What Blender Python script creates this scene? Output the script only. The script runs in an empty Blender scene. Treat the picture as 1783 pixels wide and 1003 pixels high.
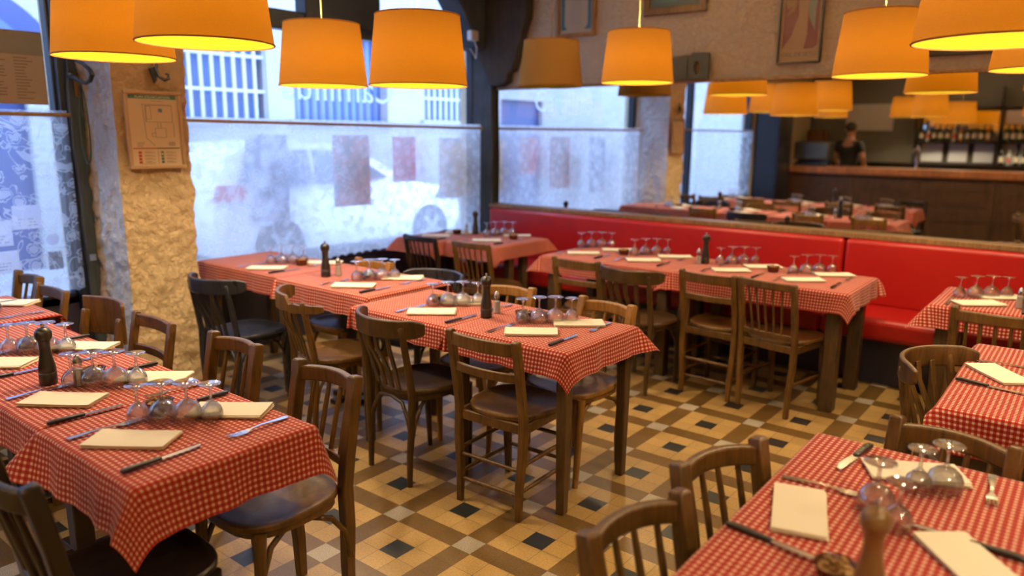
import bpy, bmesh, math, random
from mathutils import Vector, Matrix
random.seed(7)
PI = math.pi
scene = bpy.context.scene
COL = scene.collection

# ---------------------------------------------------------------- camera
CAM = Vector((1.6066, -2.2239, 1.6005))
YAW, PITCH, ROLL = -0.6683, 0.2019, 0.0088
cy_, sy_, cp_, sp_ = math.cos(YAW), math.sin(YAW), math.cos(PITCH), math.sin(PITCH)
FWD = Vector((sy_ * cp_, cy_ * cp_, -sp_))
RT0 = Vector((cy_, -sy_, 0))
UP0 = RT0.cross(FWD)
RT = RT0 * math.cos(ROLL) + UP0 * math.sin(ROLL)
UP = -RT0 * math.sin(ROLL) + UP0 * math.cos(ROLL)
cd = bpy.data.cameras.new('camera')
cd.sensor_width = 36
cd.lens = 1298.93 / 1783 * 36
cd.clip_start = 0.05
cd.clip_end = 100
cd.dof.use_dof = True
cd.dof.focus_distance = 2.75
cd.dof.aperture_fstop = 1.4
cam = bpy.data.objects.new('camera', cd)
COL.objects.link(cam)
M = Matrix((RT, UP, -FWD)).transposed().to_4x4()
M.translation = CAM
cam.matrix_world = M
scene.camera = cam

# ---------------------------------------------------------------- light, exposure
scene.view_settings.view_transform = 'Standard'
scene.view_settings.look = 'None'
scene.view_settings.gamma = 1
scene.view_settings.exposure = 0.0
SKY = 9.0            # daylight of the street
BULB = 37.0          # beam of a pendant towards the table
GLOW = 9.5            # light of the bulb on its shade
UPLIGHT = 330.0      # beam through the open top of a shade
world = bpy.data.worlds.new('sky')
scene.world = world
world.use_nodes = True
bg = world.node_tree.nodes['Background']
bg.inputs[0].default_value = (0.42, 0.60, 1.0, 1)
bg.inputs[1].default_value = SKY
scene.cycles.max_bounces = 12
scene.cycles.diffuse_bounces = 4
scene.cycles.glossy_bounces = 4
scene.cycles.transmission_bounces = 10
scene.cycles.transparent_max_bounces = 32
scene.cycles.caustics_reflective = False
scene.cycles.caustics_refractive = False
scene.cycles.sample_clamp_indirect = 4.0
scene.cycles.use_denoising = True


def portal(name, loc, sx, sz):
    l = bpy.data.lights.new(name, 'AREA')
    l.shape = 'RECTANGLE'
    l.size = sx
    l.size_y = sz
    l.cycles.is_portal = True
    o = bpy.data.objects.new(name, l)
    COL.objects.link(o)
    o.location = loc
    o.rotation_euler = (0, -PI / 2, 0)      # faces +x, into the room


portal('window_daylight', (-3.46, 1.85, 1.85), 2.4, 3.2)
portal('window_daylight', (-3.46, -2.0, 1.75), 3.6, 2.1)

# ---------------------------------------------------------------- materials
MAT = {}


class NT:
    """small node builder"""
    def __init__(s, name):
        m = bpy.data.materials.new(name)
        m.use_nodes = True
        s.m = m
        s.t = m.node_tree
        s.p = s.t.nodes['Principled BSDF']
        s.out = s.t.nodes['Material Output']
        MAT[name] = m

    def n(s, typ, **kw):
        x = s.t.nodes.new(typ)
        for k, v in kw.items():
            setattr(x, k, v)
        return x

    def set(s, inp, v):
        if isinstance(v, bpy.types.NodeSocket):
            s.t.links.new(v, inp)
        elif isinstance(v, (tuple, list)) and len(v) == 3 and inp.type == 'RGBA':
            inp.default_value = (*v, 1)
        else:
            inp.default_value = v

    def math(s, op, a, b=None, c=None):
        x = s.n('ShaderNodeMath', operation=op)
        for i, v in enumerate((a, b, c)):
            if v is not None:
                s.set(x.inputs[i], v)
        return x.outputs[0]

    def mix(s, f, a, b, typ='MIX'):
        x = s.n('ShaderNodeMix', data_type='RGBA', blend_type=typ)
        s.set(x.inputs[0], f)
        s.set(x.inputs[6], a)
        s.set(x.inputs[7], b)
        return x.outputs[2]

    def coord(s, which='Object', scale=None, rot=None, loc=None):
        c = s.n('ShaderNodeTexCoord').outputs[which]
        if scale or rot or loc:
            mp = s.n('ShaderNodeMapping')
            s.t.links.new(c, mp.inputs[0])
            if scale:
                mp.inputs[3].default_value = scale
            if rot:
                mp.inputs[2].default_value = rot
            if loc:
                mp.inputs[1].default_value = loc
            c = mp.outputs[0]
        return c

    def noise(s, vec, scale=5, detail=3, rough=.5, dist=0):
        x = s.n('ShaderNodeTexNoise')
        s.set(x.inputs['Vector'], vec)
        x.inputs['Scale'].default_value = scale
        x.inputs['Detail'].default_value = detail
        x.inputs['Roughness'].default_value = rough
        x.inputs['Distortion'].default_value = dist
        return x.outputs[0]

    def ramp(s, f, stops):
        x = s.n('ShaderNodeValToRGB')
        s.set(x.inputs[0], f)
        e = x.color_ramp.elements
        while len(e) < len(stops):
            e.new(0.5)
        for i, (p, c) in enumerate(stops):
            e[i].position = p
            e[i].color = (*c, 1)
        return x.outputs[0]

    def sep(s, vec):
        x = s.n('ShaderNodeSeparateXYZ')
        s.t.links.new(vec, x.inputs[0])
        return x.outputs

    def bump(s, h, strength=.3, dist=.01):
        x = s.n('ShaderNodeBump')
        s.set(x.inputs['Height'], h)
        x.inputs['Strength'].default_value = strength
        x.inputs['Distance'].default_value = dist
        s.t.links.new(x.outputs[0], s.p.inputs['Normal'])
        return x.outputs[0]

    def base(s, col, rough=.5, metal=0., spec=.5):
        s.set(s.p.inputs['Base Color'], col)
        s.set(s.p.inputs['Roughness'], rough)
        s.set(s.p.inputs['Metallic'], metal)
        s.set(s.p.inputs['Specular IOR Level'], spec)
        return s


def plain(name, col, rough=.5, metal=0., spec=.5, emit=None, estr=1.):
    t = NT(name).base(col, rough, metal, spec)
    if emit:
        t.set(t.p.inputs['Emission Color'], emit)
        t.p.inputs['Emission Strength'].default_value = estr
    return t.m


def wood(name, c1, c2, rough=.38, sc=1.0, spec=.36):
    t = NT(name)
    rnd = t.n('ShaderNodeObjectInfo').outputs['Random']
    co = t.coord('Object', scale=(38 * sc, 38 * sc, 5 * sc))
    w = t.noise(co, 1.0, 5, .6, 1.2)
    big = t.noise(t.coord('Object'), 9 * sc, 2)
    f = t.math('ADD', t.math('MULTIPLY', w, .75), t.math('MULTIPLY', big, .3))
    col = t.ramp(f, [(.32, c1), (.72, c2)])
    v = t.math('ADD', t.math('MULTIPLY', rnd, .35), .82)
    hs = t.n('ShaderNodeHueSaturation')
    t.set(hs.inputs['Color'], col)
    t.set(hs.inputs['Value'], v)
    t.base(hs.outputs[0], t.math('ADD', t.math('MULTIPLY', w, .2), rough - .1), 0, spec)
    t.bump(w, .12, .004)
    return t.m


wood('wood_walnut', (.022, .011, .003), (.080, .038, .010))
wood('wood_brown', (.040, .019, .004), (.155, .074, .018))
wood('wood_honey', (.13, .060, .012), (.34, .165, .036))
wood('wood_dark', (.006, .003, .0018), (.024, .012, .005))
wood('wood_black', (.008, .008, .011), (.022, .022, .03), .3)
wood('wood_table', (.035, .019, .007), (.10, .052, .018), .5)
wood('wood_bar', (.12, .04, .014), (.30, .11, .04), .35, .5)
wood('wood_barfront', (.03, .013, .006), (.09, .04, .016), .45, .5)
wood('wood_timber', (.010, .009, .009), (.045, .034, .026), .8, .7)
wood('wood_trim', (.14, .075, .03), (.36, .20, .085), .4)
wood('wood_rod', (.35, .19, .075), (.55, .33, .14), .5)
wood('wood_post', (.014, .017, .021), (.05, .062, .075), .7, .7)
plain('frame_blueblack', (.006, .009, .018), .4)
plain('panel_navy', (.012, .009, .022), .5)
plain('black_plastic', (.006, .006, .007), .3)
plain('steel', (.62, .62, .63), .22, 1.)
plain('chrome', (.8, .8, .8), .1, 1.)
plain('iron', (.008, .008, .009), .5, 0., .3)
plain('cable_green', (.012, .03, .02), .5)
plain('white_plastic', (.75, .76, .76), .4)
plain('paper_cream', (.93, .84, .64), .85, 0, .2)
plain('paper_white', (.85, .85, .82), .8, 0, .2)
plain('ceramic_brown', (.10, .03, .012), .25)
plain('salt_white', (.85, .82, .76), .8)
plain('skin', (.55, .28, .17), .5)
plain('shirt_black', (.012, .014, .015), .8)
plain('hair_dark', (.012, .008, .005), .5)
plain('green_bottle', (.01, .05, .015), .08)
plain('dark_bottle', (.012, .012, .012), .08)
plain('amber_bottle', (.28, .09, .01), .1)
plain('clear_bottle', (.45, .5, .5), .1)
plain('label_cream', (.75, .68, .52), .7)
plain('label_rose', (.5, .12, .1), .7)
plain('tin_cap', (.35, .05, .04), .3, .5)


def build_materials():
    # rough plaster
    def plaster(name, col, col2, sc=1.0, strength=1.0):
        t = NT(name)
        co = t.coord('Object')
        a = t.noise(co, 34 * sc, 5, .66, .8)
        b = t.noise(co, 13 * sc, 3, .5)
        c = t.noise(co, 1.7, 2)
        h = t.math('ADD', t.math('MULTIPLY', a, .7), t.math('MULTIPLY', b, .6))
        cc = t.mix(t.math('MULTIPLY', c, .9), col, col2)
        t.base(cc, .9, 0, .15)
        t.bump(h, strength, .05)
    plaster('plaster_wall', (.84, .72, .52), (.76, .63, .42), 1.0, 1.0)
    plaster('plaster_pillar', (.80, .60, .36), (.72, .52, .30), .9, 1.0)
    plaster('plaster_white', (.80, .80, .78), (.70, .70, .69), .9, 1.0)
    plaster('plaster_ceiling', (.82, .73, .55), (.76, .67, .49), .6, .3)
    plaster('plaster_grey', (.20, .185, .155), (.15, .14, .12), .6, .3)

    # cement tiles: black square in a ring of cream, brown bands, speckled white where the bands cross
    t = NT('floor_tiles')
    co = t.coord('Object')
    x, y, z = t.sep(co)

    def tile(v):
        a = t.math('ADD', t.math('MULTIPLY', v, 10.0), 0.5)
        i = t.math('FLOOR', a)
        fr = t.math('SUBTRACT', a, i)
        md = t.math('FLOORED_MODULO', i, 4.0)
        return fr, md, i
    fx, ix, nx = tile(x)
    fy, iy, ny = tile(y)

    def eq(v, k):
        return t.math('COMPARE', v, float(k), .2)
    bx, by = eq(ix, 2), eq(iy, 2)
    band = t.math('MAXIMUM', bx, by)
    cross = t.math('MULTIPLY', bx, by)
    black = t.math('MULTIPLY', eq(ix, 0), eq(iy, 0))
    sp = t.noise(co, 330, 2, .7)
    sp2 = t.noise(co, 120, 3, .7)
    wn = t.n('ShaderNodeTexWhiteNoise', noise_dimensions='2D')
    cv = t.n('ShaderNodeCombineXYZ')
    t.set(cv.inputs[0], nx)
    t.set(cv.inputs[1], ny)
    t.t.links.new(cv.outputs[0], wn.inputs['Vector'])
    var = t.math('ADD', t.math('MULTIPLY', wn.outputs[0], .22), .86)
    cream = t.ramp(sp2, [(.3, (.35, .215, .068)), (.7, (.53, .335, .115))])
    brown = t.ramp(sp2, [(.3, (.095, .050, .010)), (.7, (.17, .092, .022))])
    white = t.ramp(sp, [(.38, (.20, .155, .10)), (.6, (.56, .48, .37))])
    dark = t.ramp(sp2, [(.3, (.010, .011, .010)), (.8, (.026, .027, .025))])
    c = t.mix(band, cream, brown)
    c = t.mix(cross, c, white)
    c = t.mix(black, c, dark)
    vm = t.n('ShaderNodeMix', data_type='RGBA', blend_type='MULTIPLY')
    vm.inputs[0].default_value = 1
    t.set(vm.inputs[6], c)
    cb = t.n('ShaderNodeCombineColor')
    for i in range(3):
        t.set(cb.inputs[i], var)
    t.t.links.new(cb.outputs[0], vm.inputs[7])
    c = vm.outputs[2]
    ex = t.math('MINIMUM', fx, t.math('SUBTRACT', 1.0, fx))
    ey = t.math('MINIMUM', fy, t.math('SUBTRACT', 1.0, fy))
    g = t.math('LESS_THAN', t.math('MINIMUM', ex, ey), .014)
    c = t.mix(t.math('MULTIPLY', g, .62), c, (.06, .038, .016))
    worn = t.noise(co, 2.2, 3)
    t.base(c, t.math('ADD', t.math('MULTIPLY', worn, .3), .22), 0, .5)
    t.bump(t.math('SUBTRACT', sp2, t.math('MULTIPLY', g, 1.2)), .12, .003)

    # gingham cloth, pattern in the cloth's own coordinates (metres)
    t = NT('gingham')
    co = t.coord('UV')
    u, v, w = t.sep(co)
    per = 0.0175

    def stripe(a):
        f = t.math('FRACT', t.math('DIVIDE', a, per))
        return t.math('LESS_THAN', f, .56)
    s = t.math('MULTIPLY', t.math('ADD', stripe(u), stripe(v)), .5)
    wv = t.noise(co, 900, 1)
    c = t.ramp(s, [(.0, (.78, .58, .44)), (.5, (.46, .064, .032)), (1.0, (.25, .007, .005))])
    c = t.mix(t.math('MULTIPLY', wv, .22), c, (.25, .04, .03))
    t.base(c, .9, 0, .15)
    t.set(t.p.inputs['Sheen Weight'], .15)
    t.bump(t.noise(co, 60, 2), .25, .004)

    # red leatherette
    t = NT('leather_red')
    co = t.coord('Object')
    t.base(t.mix(t.noise(co, 3, 2), (.36, .006, .005), (.44, .012, .009)), .36, 0, .5)
    t.bump(t.noise(co, 260, 2), .12, .003)

    # lamp shade cloth: orange light through it, yellow lining inside, pale orange outside
    t = NT('shade_fabric')
    bf = t.n('ShaderNodeNewGeometry').outputs['Backfacing']
    co = t.coord('Object')
    w = t.noise(co, 240, 2, .6)
    d = t.n('ShaderNodeBsdfDiffuse')
    t.set(d.inputs[0], t.mix(bf, t.mix(w, (.68, .39, .10), (.80, .48, .15)), (.70, .60, .05)))
    tr = t.n('ShaderNodeBsdfTranslucent')
    t.set(tr.inputs[0], t.mix(w, (.25, .082, .0004), (.31, .114, .0008)))
    mx = t.n('ShaderNodeMixShader')
    mx.inputs[0].default_value = .42
    t.t.links.new(d.outputs[0], mx.inputs[1])
    t.t.links.new(tr.outputs[0], mx.inputs[2])
    t.t.links.new(mx.outputs[0], t.out.inputs[0])

    # thin wine glass
    def glass(name, tint, edge, gloss=.03, fac=.12):
        t = NT(name)
        lw = t.n('ShaderNodeLayerWeight')
        lw.inputs[0].default_value = .32
        tb = t.n('ShaderNodeBsdfTransparent')
        t.set(tb.inputs[0], t.mix(lw.outputs['Facing'], tint, edge))
        gl = t.n('ShaderNodeBsdfGlossy')
        gl.inputs[0].default_value = (.95, .97, 1, 1)
        gl.inputs[1].default_value = gloss
        mx = t.n('ShaderNodeMixShader')
        t.set(mx.inputs[0], t.math('ADD', t.math('MULTIPLY', t.math('POWER', lw.outputs['Facing'], 2.2), .72), fac))
        t.t.links.new(tb.outputs[0], mx.inputs[1])
        t.t.links.new(gl.outputs[0], mx.inputs[2])
        t.t.links.new(mx.outputs[0], t.out.inputs[0])
    t = NT('wine_glass')
    lw = t.n('ShaderNodeLayerWeight')
    lw.inputs[0].default_value = .35
    gb = t.n('ShaderNodeBsdfGlass')
    gb.inputs['Roughness'].default_value = 0
    gb.inputs['IOR'].default_value = 1.47
    gb.inputs['Color'].default_value = (1, 1, 1, 1)
    tb = t.n('ShaderNodeBsdfTransparent')
    t.set(tb.inputs[0], t.mix(lw.outputs['Facing'], (.98, .98, .98), (.60, .60, .62)))
    m1 = t.n('ShaderNodeMixShader')
    m1.inputs[0].default_value = .42
    t.t.links.new(tb.outputs[0], m1.inputs[1])
    t.t.links.new(gb.outputs[0], m1.inputs[2])
    gl = t.n('ShaderNodeBsdfGlossy')
    gl.inputs[0].default_value = (1, 1, 1, 1)
    gl.inputs[1].default_value = .05
    mx = t.n('ShaderNodeMixShader')
    t.set(mx.inputs[0], t.math('ADD', t.math('MULTIPLY', t.math('POWER', lw.outputs['Facing'], 2.0), .6), .10))
    t.t.links.new(m1.outputs[0], mx.inputs[1])
    t.t.links.new(gl.outputs[0], mx.inputs[2])
    t.t.links.new(mx.outputs[0], t.out.inputs[0])
    glass('window_glass', (.97, .98, 1.0), (.93, .95, 1.0), .01, .02)
    glass('shaker_glass', (.8, .8, .8), (.5, .5, .5), .05, .1)

    # lace curtain
    def lace(name, net, flower, hem_z):
        t = NT(name)
        co = t.coord('Object')
        x, y, z = t.sep(co)
        cv = t.n('ShaderNodeCombineXYZ')
        t.set(cv.inputs[0], y)
        t.set(cv.inputs[1], z)
        p = cv.outputs[0]
        nz = t.n('ShaderNodeTexNoise')
        nz.inputs['Scale'].default_value = 9
        nz.inputs['Detail'].default_value = 2
        t.t.links.new(p, nz.inputs['Vector'])
        pv = t.mix(.06, p, nz.outputs[1], 'ADD')
        vo = t.n('ShaderNodeTexVoronoi')
        vo.inputs['Scale'].default_value = 10
        vo.inputs['Randomness'].default_value = .8
        t.t.links.new(pv, vo.inputs['Vector'])
        dd = vo.outputs['Distance']
        pet = t.math('ADD', dd, t.math('MULTIPLY', t.math('SUBTRACT', t.noise(p, 42, 2, .6), .5), .32))
        fl = t.math('LESS_THAN', pet, .26)
        ring = t.math('LESS_THAN', t.math('ABSOLUTE', t.math('SUBTRACT', pet, .36)), .035)
        vine = t.math('LESS_THAN', t.math('ABSOLUTE', t.math('SUBTRACT', t.noise(p, 7, 2, .5, .8), .5)), .014)
        pat = t.math('MAXIMUM', t.math('MAXIMUM', fl, ring), vine)
        hem = t.math('LESS_THAN', z, hem_z)
        head = t.math('GREATER_THAN', z, 1.615)
        op = t.math('ADD', net, t.math('MULTIPLY', pat, flower))
        op = t.math('MINIMUM', t.math('ADD', op, t.math('MULTIPLY', t.math('ADD', hem, head), .12)), .95)
        df = t.n('ShaderNodeBsdfDiffuse')
        df.inputs[0].default_value = (.80, .80, .80, 1)
        tl = t.n('ShaderNodeBsdfTranslucent')
        tl.inputs[0].default_value = (.96, .97, .99, 1)
        m1 = t.n('ShaderNodeMixShader')
        m1.inputs[0].default_value = .72
        t.t.links.new(df.outputs[0], m1.inputs[1])
        t.t.links.new(tl.outputs[0], m1.inputs[2])
        tb = t.n('ShaderNodeBsdfTransparent')
        m2 = t.n('ShaderNodeMixShader')
        t.set(m2.inputs[0], op)
        t.t.links.new(tb.outputs[0], m2.inputs[1])
        t.t.links.new(m1.outputs[0], m2.inputs[2])
        t.t.links.new(m2.outputs[0], t.out.inputs[0])
    lace('lace_fine', .58, .24, .74)
    lace('lace_bold', .22, .36, .74)

    # mirror
    t = NT('mirror_glass')
    t.base((.86, .87, .86), .012, 1.0)

    # white painted bricks of the house across the street
    t = NT('painted_brick')
    br = t.n('ShaderNodeTexBrick')
    co = t.coord('Object', rot=(0, PI / 2, PI / 2))
    x, y, z = t.sep(t.coord('Object'))
    cv = t.n('ShaderNodeCombineXYZ')
    t.set(cv.inputs[0], y)
    t.set(cv.inputs[1], z)
    t.t.links.new(cv.outputs[0], br.inputs[0])
    br.inputs['Color1'].default_value = (.36, .36, .36, 1)
    br.inputs['Color2'].default_value = (.29, .29, .29, 1)
    br.inputs['Mortar'].default_value = (.40, .40, .40, 1)
    br.inputs['Scale'].default_value = 1
    br.inputs['Brick Width'].default_value = .24
    br.inputs['Row Height'].default_value = .075
    br.inputs['Mortar Size'].default_value = .008
    t.base(br.outputs[0], .9)
    t.bump(br.outputs['Fac'], -.6, .02)
    t = NT('facade_white')
    co = t.coord('Object')
    t.base(t.mix(t.noise(co, 1.5, 3), (.36, .36, .36), (.30, .30, .30)), .9)
    t = NT('asphalt')
    co = t.coord('Object')
    t.base(t.mix(t.noise(co, 30, 3), (.26, .26, .26), (.34, .34, .34)), .9)
    plain('window_dark', (.07, .12, .27), .4)
    plain('window_blue', (.13, .21, .48), .4)
    plain('door_blue', (.03, .05, .16), .4)
    plain('bars_white', (.42, .43, .44), .5)
    plain('car_white', (.75, .76, .77), .18)
    plain('car_glass', (.05, .07, .11), .05)
    plain('tyre', (.05, .05, .055), .8)
    plain('tail_red', (.45, .01, .01), .2)

    # iron plate
    t = NT('rusty_plate')
    co = t.coord('Object')
    t.base(t.mix(t.noise(co, 14, 4), (.022, .021, .019), (.06, .055, .045)), .8, .3)
    t.bump(t.noise(co, 40, 3), .5, .01)

    # espresso machine etc.
    plain('machine_grey', (.10, .10, .09), .35, .6)
    plain('screen_blue', (.05, .08, .2), .3)


build_materials()

# ---------------------------------------------------------------- geometry helpers
V = Vector
Z = V((0, 0, 1))


class G:
    def __init__(s):
        s.b = bmesh.new()
        s.uv = None

    def quadloop(s, rings, cap=True, closed=True):
        """skin a list of rings (lists of points) into a tube"""
        vr = [[s.b.verts.new(p) for p in r] for r in rings]
        n = len(vr[0])
        for a, b in zip(vr[:-1], vr[1:]):
            for i in range(n if closed else n - 1):
                j = (i + 1) % n
                s.b.faces.new((a[i], a[j], b[j], b[i]))
        if cap:
            s.b.faces.new(vr[0][::-1])
            s.b.faces.new(vr[-1])
        return vr

    def box(s, x0, x1, y0, y1, z0, z1, m=None):
        pts = [V((x, y, z)) for z in (z0, z1) for (x, y) in ((x0, y0), (x1, y0), (x1, y1), (x0, y1))]
        if m:
            pts = [m @ p for p in pts]
        s.quadloop([pts[:4], pts[4:]])
        return s

    def sweep(s, pts, w, h, up=Z, cap=True):
        """rectangular bar along a path; w across, h along up; both may be lists"""
        pts = [V(p) for p in pts]
        n = len(pts)
        rings = []
        for i, p in enumerate(pts):
            t = (pts[min(i + 1, n - 1)] - pts[max(i - 1, 0)]).normalized()
            side = t.cross(V(up)).normalized()
            u = side.cross(t).normalized()
            ww = w[i] if isinstance(w, (list, tuple)) else w
            hh = h[i] if isinstance(h, (list, tuple)) else h
            rings.append([p - side * ww / 2 - u * hh / 2, p + side * ww / 2 - u * hh / 2,
                          p + side * ww / 2 + u * hh / 2, p - side * ww / 2 + u * hh / 2])
        s.quadloop(rings, cap)
        return s

    def tube(s, pts, r, n=8, cap=True):
        pts = [V(p) for p in pts]
        k = len(pts)
        rings = []
        ref = None
        for i, p in enumerate(pts):
            t = (pts[min(i + 1, k - 1)] - pts[max(i - 1, 0)]).normalized()
            if ref is None:
                ref = V((1, 0, 0)) if abs(t.x) < .8 else V((0, 1, 0))
            a = (ref - t * ref.dot(t)).normalized()
            b = t.cross(a)
            ref = a
            rr = r[i] if isinstance(r, (list, tuple)) else r
            rings.append([p + (a * math.cos(q) + b * math.sin(q)) * rr for q in [2 * PI * j / n for j in range(n)]])
        s.quadloop(rings, cap)
        return s

    def lathe(s, prof, n=20, c=(0, 0, 0), cap=True):
        c = V(c)
        rings = [[c + V((r * math.cos(2 * PI * j / n), r * math.sin(2 * PI * j / n), z)) for j in range(n)] for r, z in prof]
        s.quadloop(rings, cap)
        return s

    def prism(s, poly, f, t0, t1):
        """poly: 2D outline; f(a, b, t) -> 3D"""
        r0 = [V(f(a, b, t0)) for a, b in poly]
        r1 = [V(f(a, b, t1)) for a, b in poly]
        s.quadloop([r0, r1])
        return s

    def sphere(s, c, r, n=12, m=8):
        c = V(c)
        if not isinstance(r, (tuple, list)):
            r = (r, r, r)
        rings = []
        for i in range(m + 1):
            th = PI * (i + .02) / (m + .04)
            rings.append([c + V((r[0] * math.sin(th) * math.cos(2 * PI * j / n), r[1] * math.sin(th) * math.sin(2 * PI * j / n), -r[2] * math.cos(th))) for j in range(n)])
        s.quadloop(rings)
        return s

    def obj(s, name, mat, parent=None, smooth=35, bevel=0, loc=None, rz=0, seg=2):
        bmesh.ops.recalc_face_normals(s.b, faces=s.b.faces)
        me = bpy.data.meshes.new(name)
        s.b.to_mesh(me)
        s.b.free()
        for mm in (mat if isinstance(mat, (list, tuple)) else [mat]):
            me.materials.append(MAT[mm])
        if smooth:
            me.shade_smooth()
            me.set_sharp_from_angle(angle=math.radians(smooth))
        o = bpy.data.objects.new(name, me)
        COL.objects.link(o)
        if parent:
            o.parent = parent
        if loc is not None:
            o.location = loc
        if rz:
            o.rotation_euler = (0, 0, rz)
        if bevel:
            bv = o.modifiers.new('edge', 'BEVEL')
            bv.width = bevel
            bv.segments = seg
            bv.limit_method = 'ANGLE'
            bv.angle_limit = math.radians(40)
        return o


def tag(o, label, cat, group=None, kind=None):
    o['label'] = label
    o['category'] = cat
    if group:
        o['group'] = group
    if kind:
        o['kind'] = kind
    return o


def empty(name, label, cat, loc=(0, 0, 0), rz=0, group=None):
    o = bpy.data.objects.new(name, None)
    o.empty_display_size = .1
    COL.objects.link(o)
    o.location = loc
    o.rotation_euler = (0, 0, rz)
    return tag(o, label, cat, group)


def dup(root, loc, rz, label, group=None):
    r = root.copy()
    COL.objects.link(r)
    r.location = loc
    r.rotation_euler = (0, 0, rz)
    r['label'] = label
    if group:
        r['group'] = group
    for ch in list(root.children):
        c = ch.copy()
        COL.objects.link(c)
        c.parent = r
        for g in list(ch.children):
            d = g.copy()
            COL.objects.link(d)
            d.parent = c
    return r


def struct(o):
    o['kind'] = 'structure'
    return o


# a kind is built once and then copied
PROTO = {}


def place(kind, build, loc, rz, label, cat, group=None, name=None):
    if kind not in PROTO:
        o = build()
        o.location = loc
        o.rotation_euler = (0, 0, rz)
        tag(o, label, cat, group)
        PROTO[kind] = o
        return o
    return dup(PROTO[kind], loc, rz, label, group)


# ---------------------------------------------------------------- the room
XW, YW, XE, YB, ZC = -3.3, 3.5, 3.4, -6.8, 3.0
struct(G().box(XW - .3, XE + .2, YB - .2, YW + .2, -.12, 0).obj('floor', 'floor_tiles', smooth=0))
struct(G().box(XW - .3, XE + .2, YB - .2, YW + .2, ZC, ZC + .12).obj('ceiling', 'plaster_ceiling', smooth=0))
from mathutils import noise as mn


def rough(p, nrm, amp=1.0):
    d = mn.noise(p * 9) * .0045 + mn.noise(p * 24 + V((3, 7, 1))) * .0055 + mn.noise(p * 52 + V((9, 2, 5))) * .0045
    return p + nrm * d * amp


g = G()
g.box(XW - .3, XE + .2, YW, YW + .2, 0, ZC)
# coarse plaster above the mirror
nx_, nz_ = 420, 76
rows = []
for k in range(nz_ + 1):
    z = 2.03 + (ZC - 2.03) * k / nz_
    rows.append([g.b.verts.new(rough(V((-3.3 + 5.5 * i / nx_, YW - .006, z)), V((0, -1, 0)))) for i in range(nx_ + 1)])
for k in range(nz_):
    for i in range(nx_):
        g.b.faces.new((rows[k][i], rows[k][i + 1], rows[k + 1][i + 1], rows[k + 1][i]))
struct(g.obj('wall_back', 'plaster_wall', smooth=50))
struct(G().box(XE, XE + .2, YB, YW, 0, ZC).obj('wall_right', 'plaster_wall', smooth=0))
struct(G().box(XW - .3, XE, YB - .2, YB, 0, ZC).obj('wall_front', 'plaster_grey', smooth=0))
# wall of the windows, in pieces around the two openings (y -2.4 .. -.31 and .30 .. 3.44)
g = G()
g.box(XW - .22, XW, YB, -3.75, 0, ZC)
g.box(XW - .22, XW, -3.75, -.31, 2.72, ZC)
g.box(XW - .22, XW, -.31, .30, 0, ZC)
g.box(XW - .22, XW, 3.44, YW, 0, ZC)
struct(g.obj('wall_left', 'plaster_wall', smooth=0))
g = G()
g.box(XW - .2, XW - .02, -3.75, -.31, 0, .60)
g.box(XW - .2, XW - .02, .30, 3.44, 0, .60)
struct(g.obj('trim_1', 'panel_navy', smooth=0))


def rough_pillar():
    """plastered masonry pillar with uneven edges: front towards the room, two sides towards the windows"""
    rnd = random.Random(3)
    b = bmesh.new()
    nz, ring = 230, []
    for side in ((0, 1), (1, 2), (2, 3)):
        pass
    corners = [(-3.34, -.235), (-2.9, -.205), (-2.9, .235), (-3.34, .29)]
    rows = []
    seeds = [rnd.uniform(0, 100) for _ in range(8)]
    from mathutils import noise as mn
    for k in range(nz + 1):
        z = ZC * k / nz
        row = []
        for i in range(3):
            (xa, ya), (xb, yb) = corners[i], corners[i + 1]
            m = 30 if i != 1 else 36
            for j in range(m + (1 if i == 2 else 0)):
                f = j / m
                p = V((xa + (xb - xa) * f, ya + (yb - ya) * f, z))
                d = mn.noise(V((p.x * 7, p.y * 7, p.z * 5))) * .020 + mn.noise(V((p.x * 19 + 9, p.y * 19, p.z * 16))) * .014
                nrm = V((p.x + 3.2, p.y, 0)).normalized()
                p = rough(p + nrm * d, nrm)
                if 0 < i or j > 0:
                    pass
                row.append(b.verts.new(p))
        rows.append(row)
    wob = [mn.noise(V((3.3, 1.7, z * 5.3 / nz * 3))) for z in range(nz + 1)]
    for k in range(nz):
        for j in range(len(rows[0]) - 1):
            f = b.faces.new((rows[k][j], rows[k][j + 1], rows[k + 1][j + 1], rows[k + 1][j]))
            f.material_index = 0 if (30 <= j < 66 or j < 12 + int(2 * mn.noise(V((0, 0, k * .13))))) else 1
    g = G()
    g.b.free()
    g.b = b
    return g.obj('pillar', ['plaster_pillar', 'plaster_white'], smooth=60)


struct(rough_pillar())

# ---- the window by the bench: timber corner post, arched brace, transom, glass
t = empty('corner_post', 'dark weathered timber post in the corner between curtained window and mirror', 'post', (-3.24, 3.44, 0))
t['kind'] = 'structure'
t.name = 'trim_2'
g = G()
pts = [(0, 0, z) for z in (0, .4, .9, 1.4, 1.9, 2.4, 3.0)]
rw = random.Random(5)
g.sweep([(p[0] + rw.uniform(-.006, .006), .02, p[2]) for p in pts], [.26 + rw.uniform(-.012, .012) for _ in pts], .10, up=(0, 1, 0))
g.obj('timber_post', 'wood_post', t, bevel=.012)
# brace on the mirror wall side
g = G()
g.prism([(-.12, 3.0), (.55, 3.0), (.56, 2.80), (.55, 2.65), (.47, 2.43), (.42, 2.27), (.385, 2.19), (.33, 2.17), (.325, 2.09), (.24, 2.055), (.12, 2.055), (0, 2.3)],
        lambda a, b, q: (a, q, b), -.05, .055)
g.obj('timber_brace', 'wood_timber', t, bevel=.012)
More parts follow.
